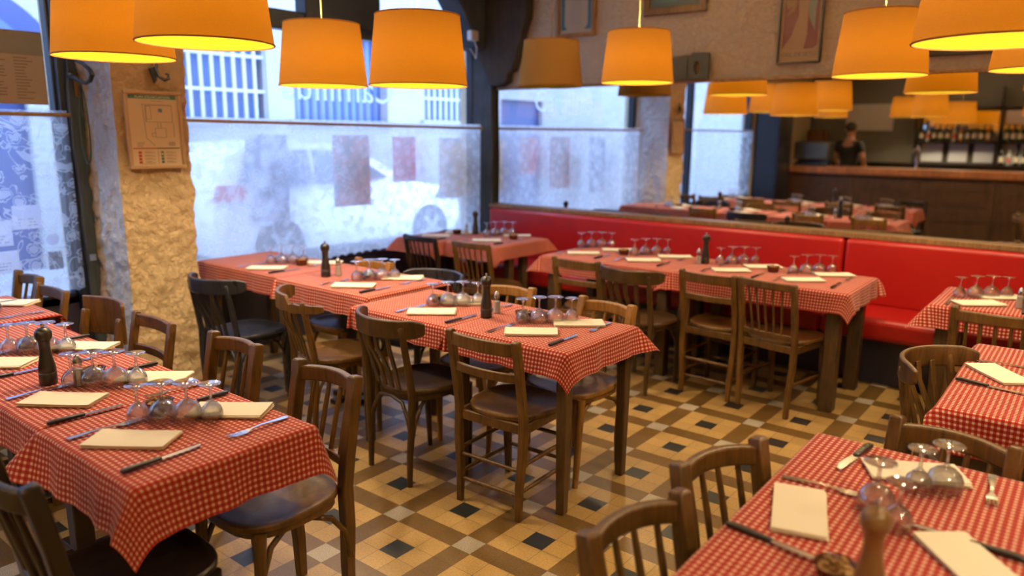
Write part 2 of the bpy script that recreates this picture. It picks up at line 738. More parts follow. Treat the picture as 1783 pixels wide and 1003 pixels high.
# arch over the window
g = G()
g.prism([(-.62, 3.0), (-.50, 2.90), (-.41, 2.79), (-.31, 2.67), (-.23, 2.54), (-.17, 2.405), (.02, 2.385), (.03, 3.0)],
        lambda a, b, q: (q, a, b), -.20, .06)
g.obj('timber_arch', 'wood_post', t, bevel=.01)

w2 = empty('window_2', 'wide street window beside the mirror corner', 'window')
w2['kind'] = 'structure'
g = G()
g.box(XW - .14, XW - .05, .30, 3.44, .60, .66)
g.box(XW - .14, XW - .05, .30, .35, .60, 3.0)
g.box(XW - .13, XW - .05, 3.40, 3.45, .60, 2.40)
g.box(XW - .14, XW - .04, .30, 2.16, 2.36, 2.50)       # transom
g.box(XW - .14, XW - .04, .98, 1.03, 2.50, 3.0)
g.obj('window_frame', 'frame_blueblack', w2, bevel=.006)
g = G()
g.box(XW - .16, XW - .02, 1.47, 2.22, 2.42, 2.97)
g.obj('shutter_box', 'frame_blueblack', w2, bevel=.01)
g = G()
g.box(XW - .105, XW - .10, .32, 3.43, .62, 2.98)
g.obj('window_pane', 'window_glass', w2, smooth=0)

# left window: dark frame, timber jamb
w1 = empty('window_1', 'street window at the left edge, in a black frame', 'window')
w1['kind'] = 'structure'
g = G()
g.box(XW - .10, XW - .02, -.35, -.30, .55, 2.75)
g.box(XW - .14, XW - .02, -3.75, -3.65, .55, 2.75)
g.box(XW - .14, XW - .02, -3.75, -.31, .55, .62)
g.box(XW - .14, XW - .02, -3.75, -.31, 2.66, 2.75)
g.box(XW - .14, XW - .03, -1.40, -1.34, .62, 2.66)
g.obj('window_frame', 'frame_blueblack', w1, bevel=.006)
g = G()
g.box(XW - .10, XW - .095, -3.68, -.345, .60, 2.68)
g.obj('window_pane', 'window_glass', w1, smooth=0)
# black recess board and the rough timber jamb beside it
g = G()
g.box(XW - .03, XW + .02, -.335, -.285, 0, 2.72)
struct(g.obj('trim_3', 'frame_blueblack', bevel=.006))
g = G()
rw = random.Random(11)
g.sweep([(XW + .025, -.255 + rw.uniform(-.01, .01), z) for z in [i * .15 for i in range(20)]], [.075 + rw.uniform(-.014, .02) for _ in range(20)], .06, up=(1, 0, 0))
tj = struct(g.obj('trim_4', 'wood_post', bevel=.006))
g = G()
g.box(XW + .055, XW + .062, -.262, -.235, 1.80, 1.92)
g.obj('wooden_block', 'wood_honey', tj, bevel=.002)
g = G()
g.tube([(XW + .06, -.235, 1.06), (XW + .08, -.235, 1.065), (XW + .082, -.235, 1.09), (XW + .06, -.235, 1.1)], .004, 6)
g.box(XW + .053, XW + .06, -.28, -.24, .82, .86)
g.obj('latch', 'steel', tj)


def curtain(name, y0, y1, zb, ztop, mat, x, label, seed):
    rnd = random.Random(seed)
    b = bmesh.new()
    ny, nz = int((y1 - y0) / .018), 40
    ph = rnd.uniform(0, 6)
    rows = []
    for k in range(nz + 1):
        f = k / nz
        row = []
        for j in range(ny + 1):
            y = y0 + (y1 - y0) * j / ny
            sc = .018 * abs(math.sin(PI * (y - y0) / .09))
            z = ztop - (ztop - zb) * f + (sc * f if f > .9 else 0) + .03 * (y - y0) / (y1 - y0) * f
            xx = x + (.006 * math.sin(y * 21 + ph) + .010 * math.sin(y * 8.3 + ph * 2)) * (.3 + f)
            row.append(b.verts.new((xx, y, z)))
        rows.append(row)
    for k in range(nz):
        for j in range(ny):
            b.faces.new((rows[k][j], rows[k][j + 1], rows[k + 1][j + 1], rows[k + 1][j]))
    g = G()
    g.b.free()
    g.b = b
    return tag(g.obj(name, mat, smooth=80), label, 'curtain')


curtain('lace_curtain', .36, 3.44, .60, 1.70, 'lace_fine', -3.245, 'long white lace half curtain across the window beside the red bench', 1)
curtain('lace_curtain', -.80, -.315, .615, 1.72, 'lace_bold', -3.26, 'short flowered lace half curtain in the window left of the pillar', 2)
curtain('lace_curtain', -3.62, -1.42, .615, 1.72, 'lace_bold', -3.26, 'long flowered lace half curtain of the left window, seen in the mirror', 3)
g = G()
g.tube([(-3.24, .30, 1.68), (-3.24, 3.41, 1.665)], .0115, 10)
r = g.obj('curtain_rod', 'wood_rod')
G().sphere((-3.24, 3.42, 1.665), (.022, .035, .022)).obj('finial', 'wood_rod', r)
tag(r, 'thin wooden curtain rod across the window beside the red bench', 'curtain rod')
g = G()
g.tube([(-3.255, -3.66, 1.70), (-3.255, -.30, 1.695)], .0115, 10)
tag(g.obj('curtain_rod', 'wood_rod'), 'wooden curtain rod across the window left of the pillar', 'curtain rod')

# ---- mirror wall
t = empty('wall_mirror', 'long wall mirror with wooden ledge above the red bench', 'mirror', (0, 3.47, 0))
g = G()
g.box(-3.09, 3.3, 0, .012, .93, 2.02)
g.obj('mirror_pane', 'mirror_glass', t, smooth=0)
g = G()
g.box(-3.13, 3.38, -.075, .028, .905, .945)
g.obj('ledge', 'wood_trim', t, bevel=.006)
g = G()
g.box(-3.09, 3.38, -.012, .028, 2.02, 2.045)
g.obj('top_trim', 'wood_trim', t, bevel=.004)

# ---- red bench
t = empty('banquette', 'long red leatherette bench under the mirror', 'bench', (0, 0, 0))
g = G()
g.box(-3.05, 3.35, 3.02, 3.46, 0, .30)
g.obj('base', 'panel_navy', t)


def cushion(x0, x1, y0, y1, z0, z1, lean=0):
    g = G()
    nx = max(2, int((x1 - x0) / .2))
    rings = []
    for i in range(nx + 1):
        x = x0 + (x1 - x0) * i / nx
        rings.append([V((x, y0, z0)), V((x, y1, z0)), V((x, y1 + lean, z1)), V((x, y0 + lean, z1))])
    g.quadloop(rings)
    return g


for a, b in ((-3.1, .195), (.205, 3.35)):
    cushion(a, b, 2.90, 3.40, .31, .455).obj('seat_cushion', 'leather_red', t, bevel=.035, seg=4)
    cushion(a, b, 3.36, 3.47, .44, .905, .0).obj('back_cushion', 'leather_red', t, bevel=.03, seg=4)

# ---------------------------------------------------------------- street
g = G()
g.box(-14, XW - .32, -42, 24, -.10, .02)
struct(g.obj('street', 'asphalt', smooth=0))
fx = -8.0
b1 = empty('street_house', 'white house with barred windows across the street', 'building')
b1.location = (fx, 0, 0)


def facade(y0, y1, h, wins, mat, par):
    """front wall with rectangular holes"""
    ys = sorted({y0, y1} | {w[0] for w in wins} | {w[1] for w in wins})
    zs = sorted({0, h} | {w[2] for w in wins} | {w[3] for w in wins})
    g = G()
    for a, b in zip(ys[:-1], ys[1:]):
        for c, d in zip(zs[:-1], zs[1:]):
            m = ((a + b) / 2, (c + d) / 2)
            if any(w[0] < m[0] < w[1] and w[2] < m[1] < w[3] for w in wins):
                continue
            g.box(-.3, 0, a, b, c, d)
    bmesh.ops.remove_doubles(g.b, verts=g.b.verts, dist=1e-4)
    return g.obj('wall', mat, par, smooth=0)


wins = [(2.95, 4.25, 1.80, 2.95), (4.70, 6.55, 1.80, 3.1), (7.42, 9.2, 1.85, 3.1), (10.2, 11.8, 1.2, 3.1), (13, 14.5, 1.2, 3.1)]
facade(2.3, 24, 6.5, wins, 'facade_white', b1)
for i, w in enumerate(wins):
    g = G()
    g.box(-.28, -.22, w[0], w[1], w[2], w[3])
    p = g.obj('window', 'window_dark' if i != 1 else 'window_blue', b1, smooth=0)
    g = G()
    n = int((w[1] - w[0]) / .145)
    for k in range(n + 1):
        y = w[0] + (w[1] - w[0]) * k / n
        g.box(-.08, -.045, y - .022, y + .022, w[2], w[3])
    for z in (w[2] + .38, w[3] - .3):
        g.box(-.085, -.04, w[0], w[1], z - .02, z + .02)
    if i in (0, 2):
        g.obj('window_grille', 'bars_white', p, smooth=0)
    else:
        g.b.free()
        g = G()
        for k in range(n + 1):
            y = w[0] + (w[1] - w[0]) * k / n
            g.box(-.21, -.19, y - .03, y + .03, w[2], w[3])
        g.obj('window_shutter', 'screen_blue', p, smooth=0)
    g = G()
    g.box(-.05, .08, w[0] - .1, w[1] + .1, w[2] - .09, w[2])
    g.obj('window_ledge', 'facade_white', b1, smooth=0)
b2 = empty('street_house', 'white painted brick house with arched blue door across the street', 'building')
b2.location = (fx, 0, 0)
facade(-40, 2.3, 6.5, [(-.55, 1.15, 0, 2.0), (-4, -2.6, 0, 2.3)], 'painted_brick', b2)
g = G()
arc = [(.30 - 1.28 * math.cos(PI * i / 24), 2.2 + 1.02 * math.sin(PI * i / 24)) for i in range(25)]
g.prism(arc, lambda a, b, q: (q, a, b), -.02, .03)
g.obj('door_arch', 'door_blue', b2)
g = G()
arc2 = [(.30 - 1.0 * math.cos(PI * i / 24), 2.2 + .78 * math.sin(PI * i / 24)) for i in range(25)]
g.prism(arc2, lambda a, b, q: (q, a, b), .025, .04)
g.obj('door_fanlight', 'window_dark', b2)
g = G()
g.box(-.2, -.1, -.55, 1.15, 0, 2.02)
g.box(-.2, -.1, -4, -2.6, 0, 2.3)
g.obj('door', 'door_blue', b2)


plain('rim_grey', (.30, .31, .33), .5)


def car():
    """parked hatchback, side towards the restaurant"""
    t = empty('parked_car', 'white hatchback parked in the street behind the lace curtain', 'car', (-5.5, 2.62, .05))
    # outline along y (rear to front), z; wheels at y 0 and 2.35
    prof = [(-.78, .42), (-.80, .62), (-.72, .95), (-.52, 1.30), (-.30, 1.42), (.4, 1.46), (1.1, 1.42), (1.55, 1.22), (2.05, .96), (2.75, .86), (3.0, .72), (3.05, .45), (2.95, .26), (-.7, .26)]
    g = G()
    rings = []
    for k, (x, sc) in enumerate(((0, .94), (-.10, 1), (-.85, 1.02), (-1.6, 1), (-1.7, .94))):
        rings.append([V((x - (0.12 if (b > 1.0 and k == 0) else -.12 if (b > 1.0 and k == 4) else 0), 1.1 + (a - 1.1) * sc, b * (.98 if sc < 1 else 1))) for a, b in prof])
    g.quadloop(rings)
    g.obj('body', 'car_white', t, smooth=50)
    g = G()
    for (poly) in ([(-.42, .98), (-.30, 1.33), (.48, 1.37), (.48, .98)], [(.56, .98), (.56, 1.37), (1.08, 1.33), (1.62, 1.02)]):
        g.prism(poly, lambda a, b, q: (q - (b - .98) * .26, a, b), .008, .02)
    g.obj('side_window', 'car_glass', t, smooth=0)
    for y in (0, 2.35):
        for xx in (-.02, -1.58):
            g = G()
            g.lathe([(.24, -.1), (.31, -.09), (.32, 0), (.31, .05), (.20, .055)], 28)
            w = g.obj('wheel', 'tyre', t)
            w.location = (xx, y, .32)
            w.rotation_euler = (0, PI / 2, 0)
            g = G()
            for q in range(5):
                a = 2 * PI * q / 5
                g.sweep([(0, 0, .06), (.2 * math.cos(a), .2 * math.sin(a), .055)], .07, .02)
            g.lathe([(.19, .045), (.215, .06), (.215, .05), (.19, .04)], 28, cap=False)
            g.obj('wheel_rim', 'rim_grey', w)
    g = G()
    g.prism([(-.77, .85), (-.70, 1.02), (-.36, 1.0), (-.42, .86)], lambda a, b, q: (q, a, b), -.02, .015)
    g.obj('tail_light', 'tail_red', t)
    g = G()
    g.prism([(2.45, .72), (2.55, .84), (2.93, .78), (2.98, .68)], lambda a, b, q: (q, a, b), -.02, .012)
    g.obj('headlight', 'car_glass', t)
    return t


car()

# posters on the window by the bench, outside of the glass
for y0, y1, z0, z1, cols, lab in (
        (.94, 1.30, .90, 1.59, ((.80, .84, .90), (.42, .45, .50)), 'pale poster with a dark figure on the window behind the lace curtain'),
        (1.74, 2.13, 1.0, 1.59, ((.75, .42, .34), (.36, .33, .30)), 'brown-red poster on the window behind the lace curtain'),
        (2.40, 2.68, 1.18, 1.58, ((.85, .24, .24), (.60, .18, .20)), 'small red poster on the window behind the lace curtain'),
        (2.99, 3.33, 1.0, 1.57, ((.85, .60, .36), (.52, .47, .44)), 'tan poster on the window next to the corner post')):
    g = G()
    g.box(XW - .112, XW - .1075, y0, y1, z0, z1)
    o = g.obj('window_poster', 'paper_white', smooth=0)
    nm = 'poster_' + lab.split()[0]
    tt = NT(nm)
    co = tt.coord('Object')
    f = tt.noise(co, 9, 3, .6)
    tt.base(tt.ramp(f, [(.42, cols[0]), (.62, cols[1])]), .8)
    tt.set(tt.p.inputs['Subsurface Weight'], 0)
    # paper lets some daylight through
    tl = tt.n('ShaderNodeBsdfTranslucent')
    tt.set(tl.inputs[0], tt.ramp(f, [(.42, cols[0]), (.62, cols[1])]))
    mx = tt.n('ShaderNodeMixShader')
    mx.inputs[0].default_value = .8
    tt.t.links.new(tt.p.outputs[0], mx.inputs[1])
    tt.t.links.new(tl.outputs[0], mx.inputs[2])
    tt.t.links.new(mx.outputs[0], tt.out.inputs[0])
    o.data.materials[0] = tt.m
    tag(o, lab, 'poster')


def text(body, size, mat, loc, rot, name='lettering', parent=None, ext=.001, align='CENTER'):
    c = bpy.data.curves.new(name, 'FONT')
    c.body = body
    c.size = size
    c.extrude = ext
    c.align_x = align
    c.resolution_u = 2
    o = bpy.data.objects.new(name, c)
    COL.objects.link(o)
    dg = bpy.context.evaluated_depsgraph_get()
    me = bpy.data.meshes.new_from_object(o.evaluated_get(dg))
    bpy.data.objects.remove(o)
    me.materials.clear()
    me.materials.append(MAT[mat])
    o = bpy.data.objects.new(name, me)
    COL.objects.link(o)
    o.location = loc
    o.rotation_euler = rot
    if parent:
        o.parent = parent
    return o


tv_ = NT('vinyl_white')
tl_ = tv_.n('ShaderNodeBsdfTranslucent')
tl_.inputs[0].default_value = (.85, .88, .92, 1)
tv_.t.links.new(tl_.outputs[0], tv_.out.inputs[0])
# lettering on the glass, to be read from the street (from inside it runs backwards)
tag(text('Camillus', .34, 'vinyl_white', (XW - .112, 1.86, 1.86), (PI / 2, 0, -PI / 2), 'window_lettering'), 'white lettering on the window, seen from behind above the curtain', 'lettering')

# ---------------------------------------------------------------- things on the walls
def evac_plan():
    t = empty('evacuation_plan', 'framed evacuation plan with green heading on the plastered pillar', 'sign', (-2.875, .015, 1.385))
    t.rotation_euler = (0, math.radians(-1.5), 0)
    w, h = .345, .455
    g = G()
    fr = .022
    for a in ((-w / 2, w / 2, 0, fr), (-w / 2, w / 2, h - fr, h), (-w / 2, -w / 2 + fr, fr, h - fr), (w / 2 - fr, w / 2, fr, h - fr)):
        g.box(-.004, .016, a[0], a[1], a[2], a[3])
    g.obj('frame', 'wood_sand', t, bevel=.005)
    g = G()
    g.box(0, .004, -w / 2 + fr, w / 2 - fr, fr, h - fr)
    sh = g.obj('sheet', 'paper_plan', t, smooth=0)
    x = .0045

    def bar(y0, y1, z0, z1, mat, nm):
        g = G()
        g.box(x, x + .0008, y0, y1, z0, z1)
        return g.obj(nm, mat, sh, smooth=0)
    bar(-.142, .142, h - .048, h - .026, 'plan_green', 'heading')
    text("PLAN D'EVACUATION", .021, 'paper_white', (x + .001, -.0, h - .044), (PI / 2, 0, PI / 2), 'heading_text', sh, .0003)
    g = G()

    def line(y0, z0, y1, z1, q=.0016):
        g.sweep([(x, y0, z0), (x, y1, z1)], q, .001, up=(1, 0, 0))
    rect = lambda a, b, c, d: [line(a, c, b, c), line(b, c, b, d), line(b, d, a, d), line(a, d, a, c)]
    rect(-.05, .11, .275, .370)
    rect(-.045, -.018, .29, .365)
    rect(.0, .066, .185, .238)
    rect(-.02, .0, .19, .21)
    rect(.018, .036, .238, .275)
    line(-.065, .375, -.055, .18)
    line(-.055, .18, -.01, .135)
    line(.115, .27, .115, .185)
    line(-.07, .375, .11, .375)
    for z in (.155, .147, .139, .131):
        line(-.115, z, -.07 + rnd_.uniform(-.01, 0), z)
    for z in (.155, .147, .139):
        line(.075, z, .115, z, .003)
    line(-.01, .130 + .265, .06, .395)
    for i in range(4):
        zz = .095 - i * .019
        for q in range(2):
            line(-.075, zz + q * .006, -.015 - .02 * q, zz + q * .006)
            line(.055, zz + q * .006, .115 - .02 * q, zz + q * .006)
    line(.005, .11, .005, .03)
    line(-.10, .03, -.02, .03)
    g.obj('drawing', 'plan_ink', sh, smooth=0)
    bar(-.142, -.0, .118, .124, 'plan_red', 'red_rule')
    bar(.0, .142, .118, .124, 'plan_ink', 'dark_rule')
    bar(.028, .05, .332, .352, 'plan_blue', 'stairs_mark')
    g = G()
    for i in range(4):
        g.box(x, x + .0008, -.112, -.094, .090 - i * .019, .104 - i * .019)
    g.obj('pictograms', 'plan_red', sh, smooth=0)
    g = G()
    for i in range(4):
        g.box(x, x + .0008, .022, .038, .090 - i * .019, .104 - i * .019)
    g.obj('pictograms', 'plan_green', sh, smooth=0)
    return t


rnd_ = random.Random(2)
plain('paper_menu', (.40, .31, .24), .8)
plain('paper_menu_dark', (.20, .18, .15), .8)
plain('menu_ink', (.20, .14, .10), .8)
plain('card_ink', (.12, .16, .28), .8)
for nm_, c_ in (('card_white', (.78, .82, .92)), ('card_grey', (.30, .34, .42))):
    tt = NT(nm_)
    tt.base(c_, .8)
    tl = tt.n('ShaderNodeBsdfTranslucent')
    tt.set(tl.inputs[0], c_)
    mx = tt.n('ShaderNodeMixShader')
    mx.inputs[0].default_value = .7
    tt.t.links.new(tt.p.outputs[0], mx.inputs[1])
    tt.t.links.new(tl.outputs[0], mx.inputs[2])
    tt.t.links.new(mx.outputs[0], tt.out.inputs[0])
plain('print_panel', (.60, .46, .30), .8)
plain('wood_sand', (.50, .33, .19), .5)
plain('paper_plan', (.72, .55, .38), .5)
plain('plan_green', (.03, .10, .06), .6)
plain('plan_ink', (.05, .04, .035), .7)
plain('plan_red', (.42, .06, .03), .6)
plain('plan_blue', (.05, .10, .20), .6)
evac_plan()

# iron hooks on the pillar
t = empty('iron_hook', 'black wrought iron hook above the framed evacuation plan', 'hook', (-2.875, .03, 1.93))
g = G()
g.prism([(-.028, .035), (.03, .055), (.012, -.035), (-.002, -.05)], lambda a, b, q: (q, a, b), -.004, .012)
g.obj('backplate', 'iron', t, bevel=.004)
g = G()
g.tube([(.01, .03, .10), (.02, .012, .06), (.03, .004, .03), (.045, .012, -.01), (.06, .035, -.03), (.065, .06, -.02), (.06, .062, .005), (.055, .045, .008)], [.006, .008, .01, .010, .009, .008, .007, .006], 8)
g.obj('hook_arm', 'iron', t)
t = empty('iron_hook', 'large curved black iron hook beside the left window', 'hook', (0, -.275, 0))
g = G()
g.tube([(-3.30, .01, 2.03), (-3.20, 0, 2.015), (-3.08, 0, 1.985), (-2.99, 0, 1.945), (-2.965, 0, 1.915), (-2.995, 0, 1.885), (-3.06, 0, 1.872), (-3.13, 0, 1.885), (-3.19, -.005, 1.905), (-3.25, -.01, 1.922)], [.010, .010, .010, .012, .014, .012, .010, .011, .013, .012], 10)
g.sphere((-3.235, -.01, 1.92), (.045, .014, .018))
g.obj('hook_arm', 'iron', t)
g = G()
pts = []
for i in range(25):
    a = 2 * PI * i / 24
    pts.append((-3.115 + .045 * math.sin(a) * (1 - .35 * math.cos(a)), -.282 + .004 * math.sin(a), 1.64 + .228 * math.cos(a)))
g.tube(pts, .0042, 6, cap=False)
tag(g.obj('cable_loop', 'cable_green'), 'long thin dark green cable loop hanging from the curved hook', 'cable')
# sensor box with wire by the arch
t = empty('sensor_box', 'small white sensor box on the dark arch left of the corner', 'sensor', (-3.2, 3.21, 2.50))
g = G()
g.box(0, .06, -.05, .05, -.045, .045)
g.obj('housing', 'white_plastic', t, bevel=.012)
g = G()
g.tube([(.02, .03, -.04), (.03, .05, -.10), (.02, .06, -.16), (.03, .04, -.20), (.02, .02, -.16), (.02, -.03, -.12)], .004, 6)
g.obj('wire', 'white_plastic', t)

# menu sheets hanging in the left window
t = empty('menu_sheet', 'large brownish menu sheet hanging in the left window', 'menu', (-3.275, -.60, 1.75))
g = G()
g.box(0, .012, -.26, .195, 0, .40)
g.obj('board', 'paper_menu', t, smooth=0)
g = G()
g.box(.012, .014, -.26, .195, .27, .40)
g.obj('header', 'paper_menu_dark', t, smooth=0)
g = G()
for cyy, n in ((-.2, 14), (-.05, 13), (.09, 14)):
    for i in range(n):
        if rnd_.random() < .15:
            continue
        z = .25 - i * .017
        g.box(.012, .0125, cyy - .05, cyy - .05 + rnd_.uniform(.04, .10), z, z + .006)
g.obj('print', 'menu_ink', t, smooth=0)
for (y0, y1, z0, z1, lab, m) in (
        (-.62, -.47, 1.03, 1.17, 'blue-white window card, upper one of the two beside the left window edge', 'card_white'),
        (-.76, -.63, .94, 1.09, 'pale window card with a round picture in the left window', 'card_white'),
        (-.76, -.61, .78, .91, 'lowest pale window card with lettering in the left window', 'card_white'),
        (-.455, -.375, .77, .88, 'small grey window card with a dark mountain emblem', 'card_grey')):
    g = G()
    g.box(XW - .0935, XW - .09, y0, y1, z0, z1)
    o = g.obj('window_card', m, smooth=0)
    tag(o, lab, 'card')
    g = G()
    if m == 'card_grey':
        g.prism([((y0 + y1) / 2 - .022, z1 - .045), ((y0 + y1) / 2 + .004, z1 - .018), ((y0 + y1) / 2 + .026, z1 - .045)], lambda a, b, q: (q, a, b), XW - .0895, XW - .089)
    for k in range(3):
        g.box(XW - .0895, XW - .089, y0 + .02, y1 - .02 - .01 * k, z0 + .02 + k * .018, z0 + .024 + k * .018)
    g.obj('card_print', 'card_ink', o, smooth=0)
g = G()
g.lathe([(.038, -.001), (.038, .001)], 24)
o = g.obj('window_sticker', 'card_white', loc=(XW - .0915, -.42, .955))
o.rotation_euler = (0, PI / 2, 0)
tag(o, 'round pale sticker on the left window above the grey card', 'sticker')


# ---------------------------------------------------------------- pictures above the mirror
def picture(name, label, x0, x1, z0, z1, fw, fmat, mats, tilt=0):
    t = empty(name, label, 'picture', ((x0 + x1) / 2, 3.485, z0))
    t.rotation_euler = (0, tilt, 0)
    w, h = x1 - x0, z1 - z0
    g = G()
    for a in ((-w / 2, w / 2, 0, fw), (-w / 2, w / 2, h - fw, h), (-w / 2, -w / 2 + fw, fw, h - fw), (w / 2 - fw, w / 2, fw, h - fw)):
        g.box(a[0], a[1], -.022, .014, a[2], a[3])
    g.obj('frame', fmat, t, bevel=.004)
    g = G()
    g.box(-w / 2 + fw, w / 2 - fw, -.006, .012, fw, h - fw)
    g.obj('print', mats, t, smooth=0)
    return t, w, h


plain('print_cream', (.45, .38, .26), .6)
plain('print_blue', (.04, .12, .18), .6)
plain('print_grey', (.40, .36, .28), .6)
plain('print_dark', (.022, .028, .028), .5)
plain('print_green', (.02, .05, .05), .5)
plain('print_rust', (.10, .018, .010), .5)
plain('print_tan', (.32, .215, .11), .5)
plain('print_skin', (.29, .18, .09), .5)
plain('print_sage', (.17, .19, .14), .5)
plain('print_ochre', (.18, .10, .03), .5)


def flat(poly, mat, par, y, nm):
    g = G()
    g.prism(poly, lambda a, b, q: (a, q, b), y, y - .0006)
    return g.obj(nm, mat, par, smooth=0)


t, w, h = picture('framed_certificate', 'narrow framed certificate with blue border on the wall left of the dark picture', -2.41, -2.01, 2.45, 3.0 - .02, .03, 'wood_honey', 'print_cream')
par = t.children[1]
for a, b, c, d in ((-.155, -.12, .06, h - .05), (.12, .155, .06, h - .05)):
    flat([(a, c), (b, c), (b, d), (a, d)], 'print_blue', par, -.0065, 'border')
flat([(-.05, .1), (.05, .1), (.05, h - .1), (-.05, h - .1)], 'print_grey', par, -.0065, 'text_block')
flat([(-.155, .06), (-.09, .06), (-.12, .10), (-.155, .10)], 'print_blue', par, -.007, 'border_corner')
flat([(.09, .06), (.155, .06), (.155, .10), (.12, .10)], 'print_blue', par, -.007, 'border_corner')

t, w, h = picture('dark_picture', 'dark picture in a brown wooden frame above the middle of the mirror', -1.545, -1.0, 2.56, 2.98, .055, 'wood_brown', 'print_dark')
par = t.children[1]
flat([(-.16, .09), (.02, .09), (.05, .16), (.0, .24), (-.12, .22), (-.18, .15)], 'print_green', par, -.0065, 'dark_shape')
flat([(.10, .10), (.17, .09), (.20, .13), (.18, .2), (.12, .18)], 'print_ochre', par, -.0065, 'ochre_shape')

t, w, h = picture('art_nouveau_print', 'tall red-brown print with a pale draped shape in a thin black frame', -.425, -.115, 2.13, 2.97, .012, 'black_plastic', 'print_tan')
par = t.children[1]
flat([(-.125, .10), (.10, .10), (.125, .125), (.125, h - .03), (-.125, h - .03)], 'print_rust', par, -.0065, 'ground')
flat([(-.125, .10), (.03, .10), (.05, .2), (.045, .33), (.05, .5), (.04, h - .06), (-.02, h - .06), (-.025, .45), (-.02, .33), (-.06, .2)], 'print_skin', par, -.007, 'pale_robe')
flat([(.05, .33), (.10, .22), (.10, .38), (.12, .55), (.09, .6), (.05, .5)], 'print_sage', par, -.0075, 'green_drape')
flat([(-.125, .45), (-.10, .38), (-.06, .40), (-.09, .36), (-.11, .33), (-.05, .37), (-.03, .48), (-.08, .62), (-.125, .6)], 'print_ochre', par, -.0075, 'ochre_swirl')
text('OEIL DE SETO', .040, 'plan_ink', (0, -.007, .05), (PI / 2, 0, 0), 'caption', par, .0004)

t, w, h = picture('large_framed_panel', 'large dark framed panel on the wall behind the two lamps at the upper right', .50, 1.5, 2.13, 2.97, .04, 'wood_dark', 'print_panel')
# rusty plate with an oval hole standing on the mirror
g = G()
outer = [(-.17, 0), (.16, .0), (.165, .08), (.16, .19), (.15, .20), (.03, .205), (.0, .185), (-.03, .19), (-.15, .18), (-.172, .09)]
hole = [(.065 + .026 * math.cos(2 * PI * k / 14), .085 + .052 * math.sin(2 * PI * k / 14)) for k in range(14)]
for yy in (0,):
    vo = [g.b.verts.new((a, -.025, b)) for a, b in outer]
    vh = [g.b.verts.new((a, -.025, b)) for a, b in hole]
    eo = [g.b.edges.new((vo[i], vo[(i + 1) % len(vo)])) for i in range(len(vo))]
    eh = [g.b.edges.new((vh[i], vh[(i + 1) % len(vh)])) for i in range(len(vh))]
    r = bmesh.ops.triangle_fill(g.b, use_beauty=True, edges=eo + eh)
    fs = [f for f in r['geom'] if isinstance(f, bmesh.types.BMFace)]
    ex = bmesh.ops.extrude_face_region(g.b, geom=fs)
    for v in [q for q in ex['geom'] if isinstance(q, bmesh.types.BMVert)]:
        v.co.y += .03
o = g.obj('iron_plate', 'rusty_plate', smooth=30, loc=(-1.105, 3.468, 2.045))
tag(o, 'dark rusty plate with an oval hole standing on top of the mirror', 'plate')
g = G()
g.tube([(.03 - .045, -.03, .01), (-.015, -.03, .19)], .006, 6)
g.obj('rib', 'rusty_plate', o)


# ---------------------------------------------------------------- pendant lamps
def lamp(x, y, z, label, lit=True):
    t = empty('pendant_lamp', label, 'lamp', (x, y, z), rnd_.uniform(0, 6), 'orange pendant lamps')
    h, r0, r1 = .34, .25, .213
    g = G()
    n = 48
    rings = [[V((r * math.cos(2 * PI * j / n), r * math.sin(2 * PI * j / n), zz)) for j in range(n)] for r, zz in
             [(r0 + (r1 - r0) * k / 6, h * k / 6) for k in range(7)]]
    g.quadloop(rings, cap=False)
    s = g.obj('lamp_shade', 'shade_fabric', t, smooth=60)
    # faces must look outwards
    me = s.data
    if (me.polygons[0].normal.dot(me.polygons[0].center)) < 0:
        me.flip_normals()
    g = G()
    for r, zz in ((r0, 0), (r1, h)):
        g = G()
        g.tube([(r * math.cos(2 * PI * j / n), r * math.sin(2 * PI * j / n), zz) for j in range(n + 1)], .0035, 6)
        g.obj('shade_rim', 'rim_fabric', s)
    g = G()
    for k in range(3):
        a = 2 * PI * k / 3
        g.tube([(.02 * math.cos(a), .02 * math.sin(a), h - .03), (r1 * math.cos(a), r1 * math.sin(a), h - .004)], .002, 5)
    g.tube([(0, 0, h - .10), (0, 0, h - .01)], .019, 12)
    g.obj('lamp_holder', 'white_plastic', t)
    g = G()
    g.tube([(0, 0, h - .02), (.002, 0, ZC - z)], .0035, 6)
    g.obj('cord', 'cord_yellow', t)
    if lit:
        g = G()
        g.sphere((0, 0, h - .145), .035, 16, 10)
        g.obj('bulb', 'bulb_glow', t)
        l = bpy.data.lights.new('lamp_glow', 'POINT')
        l.energy = GLOW
        l.color = (1, .76, .44)
        l.shadow_soft_size = .05
        lo = bpy.data.objects.new('lamp_glow', l)
        COL.objects.link(lo)
        lo.parent = t
        lo.location = (0, 0, .13)
        l = bpy.data.lights.new('lamp_beam', 'SPOT')
        l.energy = BULB
        l.color = (1, .79, .50)
        l.spot_size = math.radians(128)
        l.spot_blend = .45
        l.shadow_soft_size = .06
        lo = bpy.data.objects.new('lamp_beam', l)
        COL.objects.link(lo)
        lo.parent = t
        lo.location = (0, 0, .12)
        l = bpy.data.lights.new('lamp_uplight', 'SPOT')
        l.energy = UPLIGHT
        l.color = (1, .82, .56)
        l.spot_size = math.radians(96)
        l.spot_blend = .5
        l.shadow_soft_size = .06
        lo = bpy.data.objects.new('lamp_uplight', l)
        COL.objects.link(lo)
        lo.parent = t
        lo.location = (0, 0, h - .10)
        lo.rotation_euler = (PI, 0, 0)
    else:
        g = G()
        g.sphere((0, 0, h - .145), .03, 16, 10)
        g.obj('bulb', 'white_plastic', t)
    return t


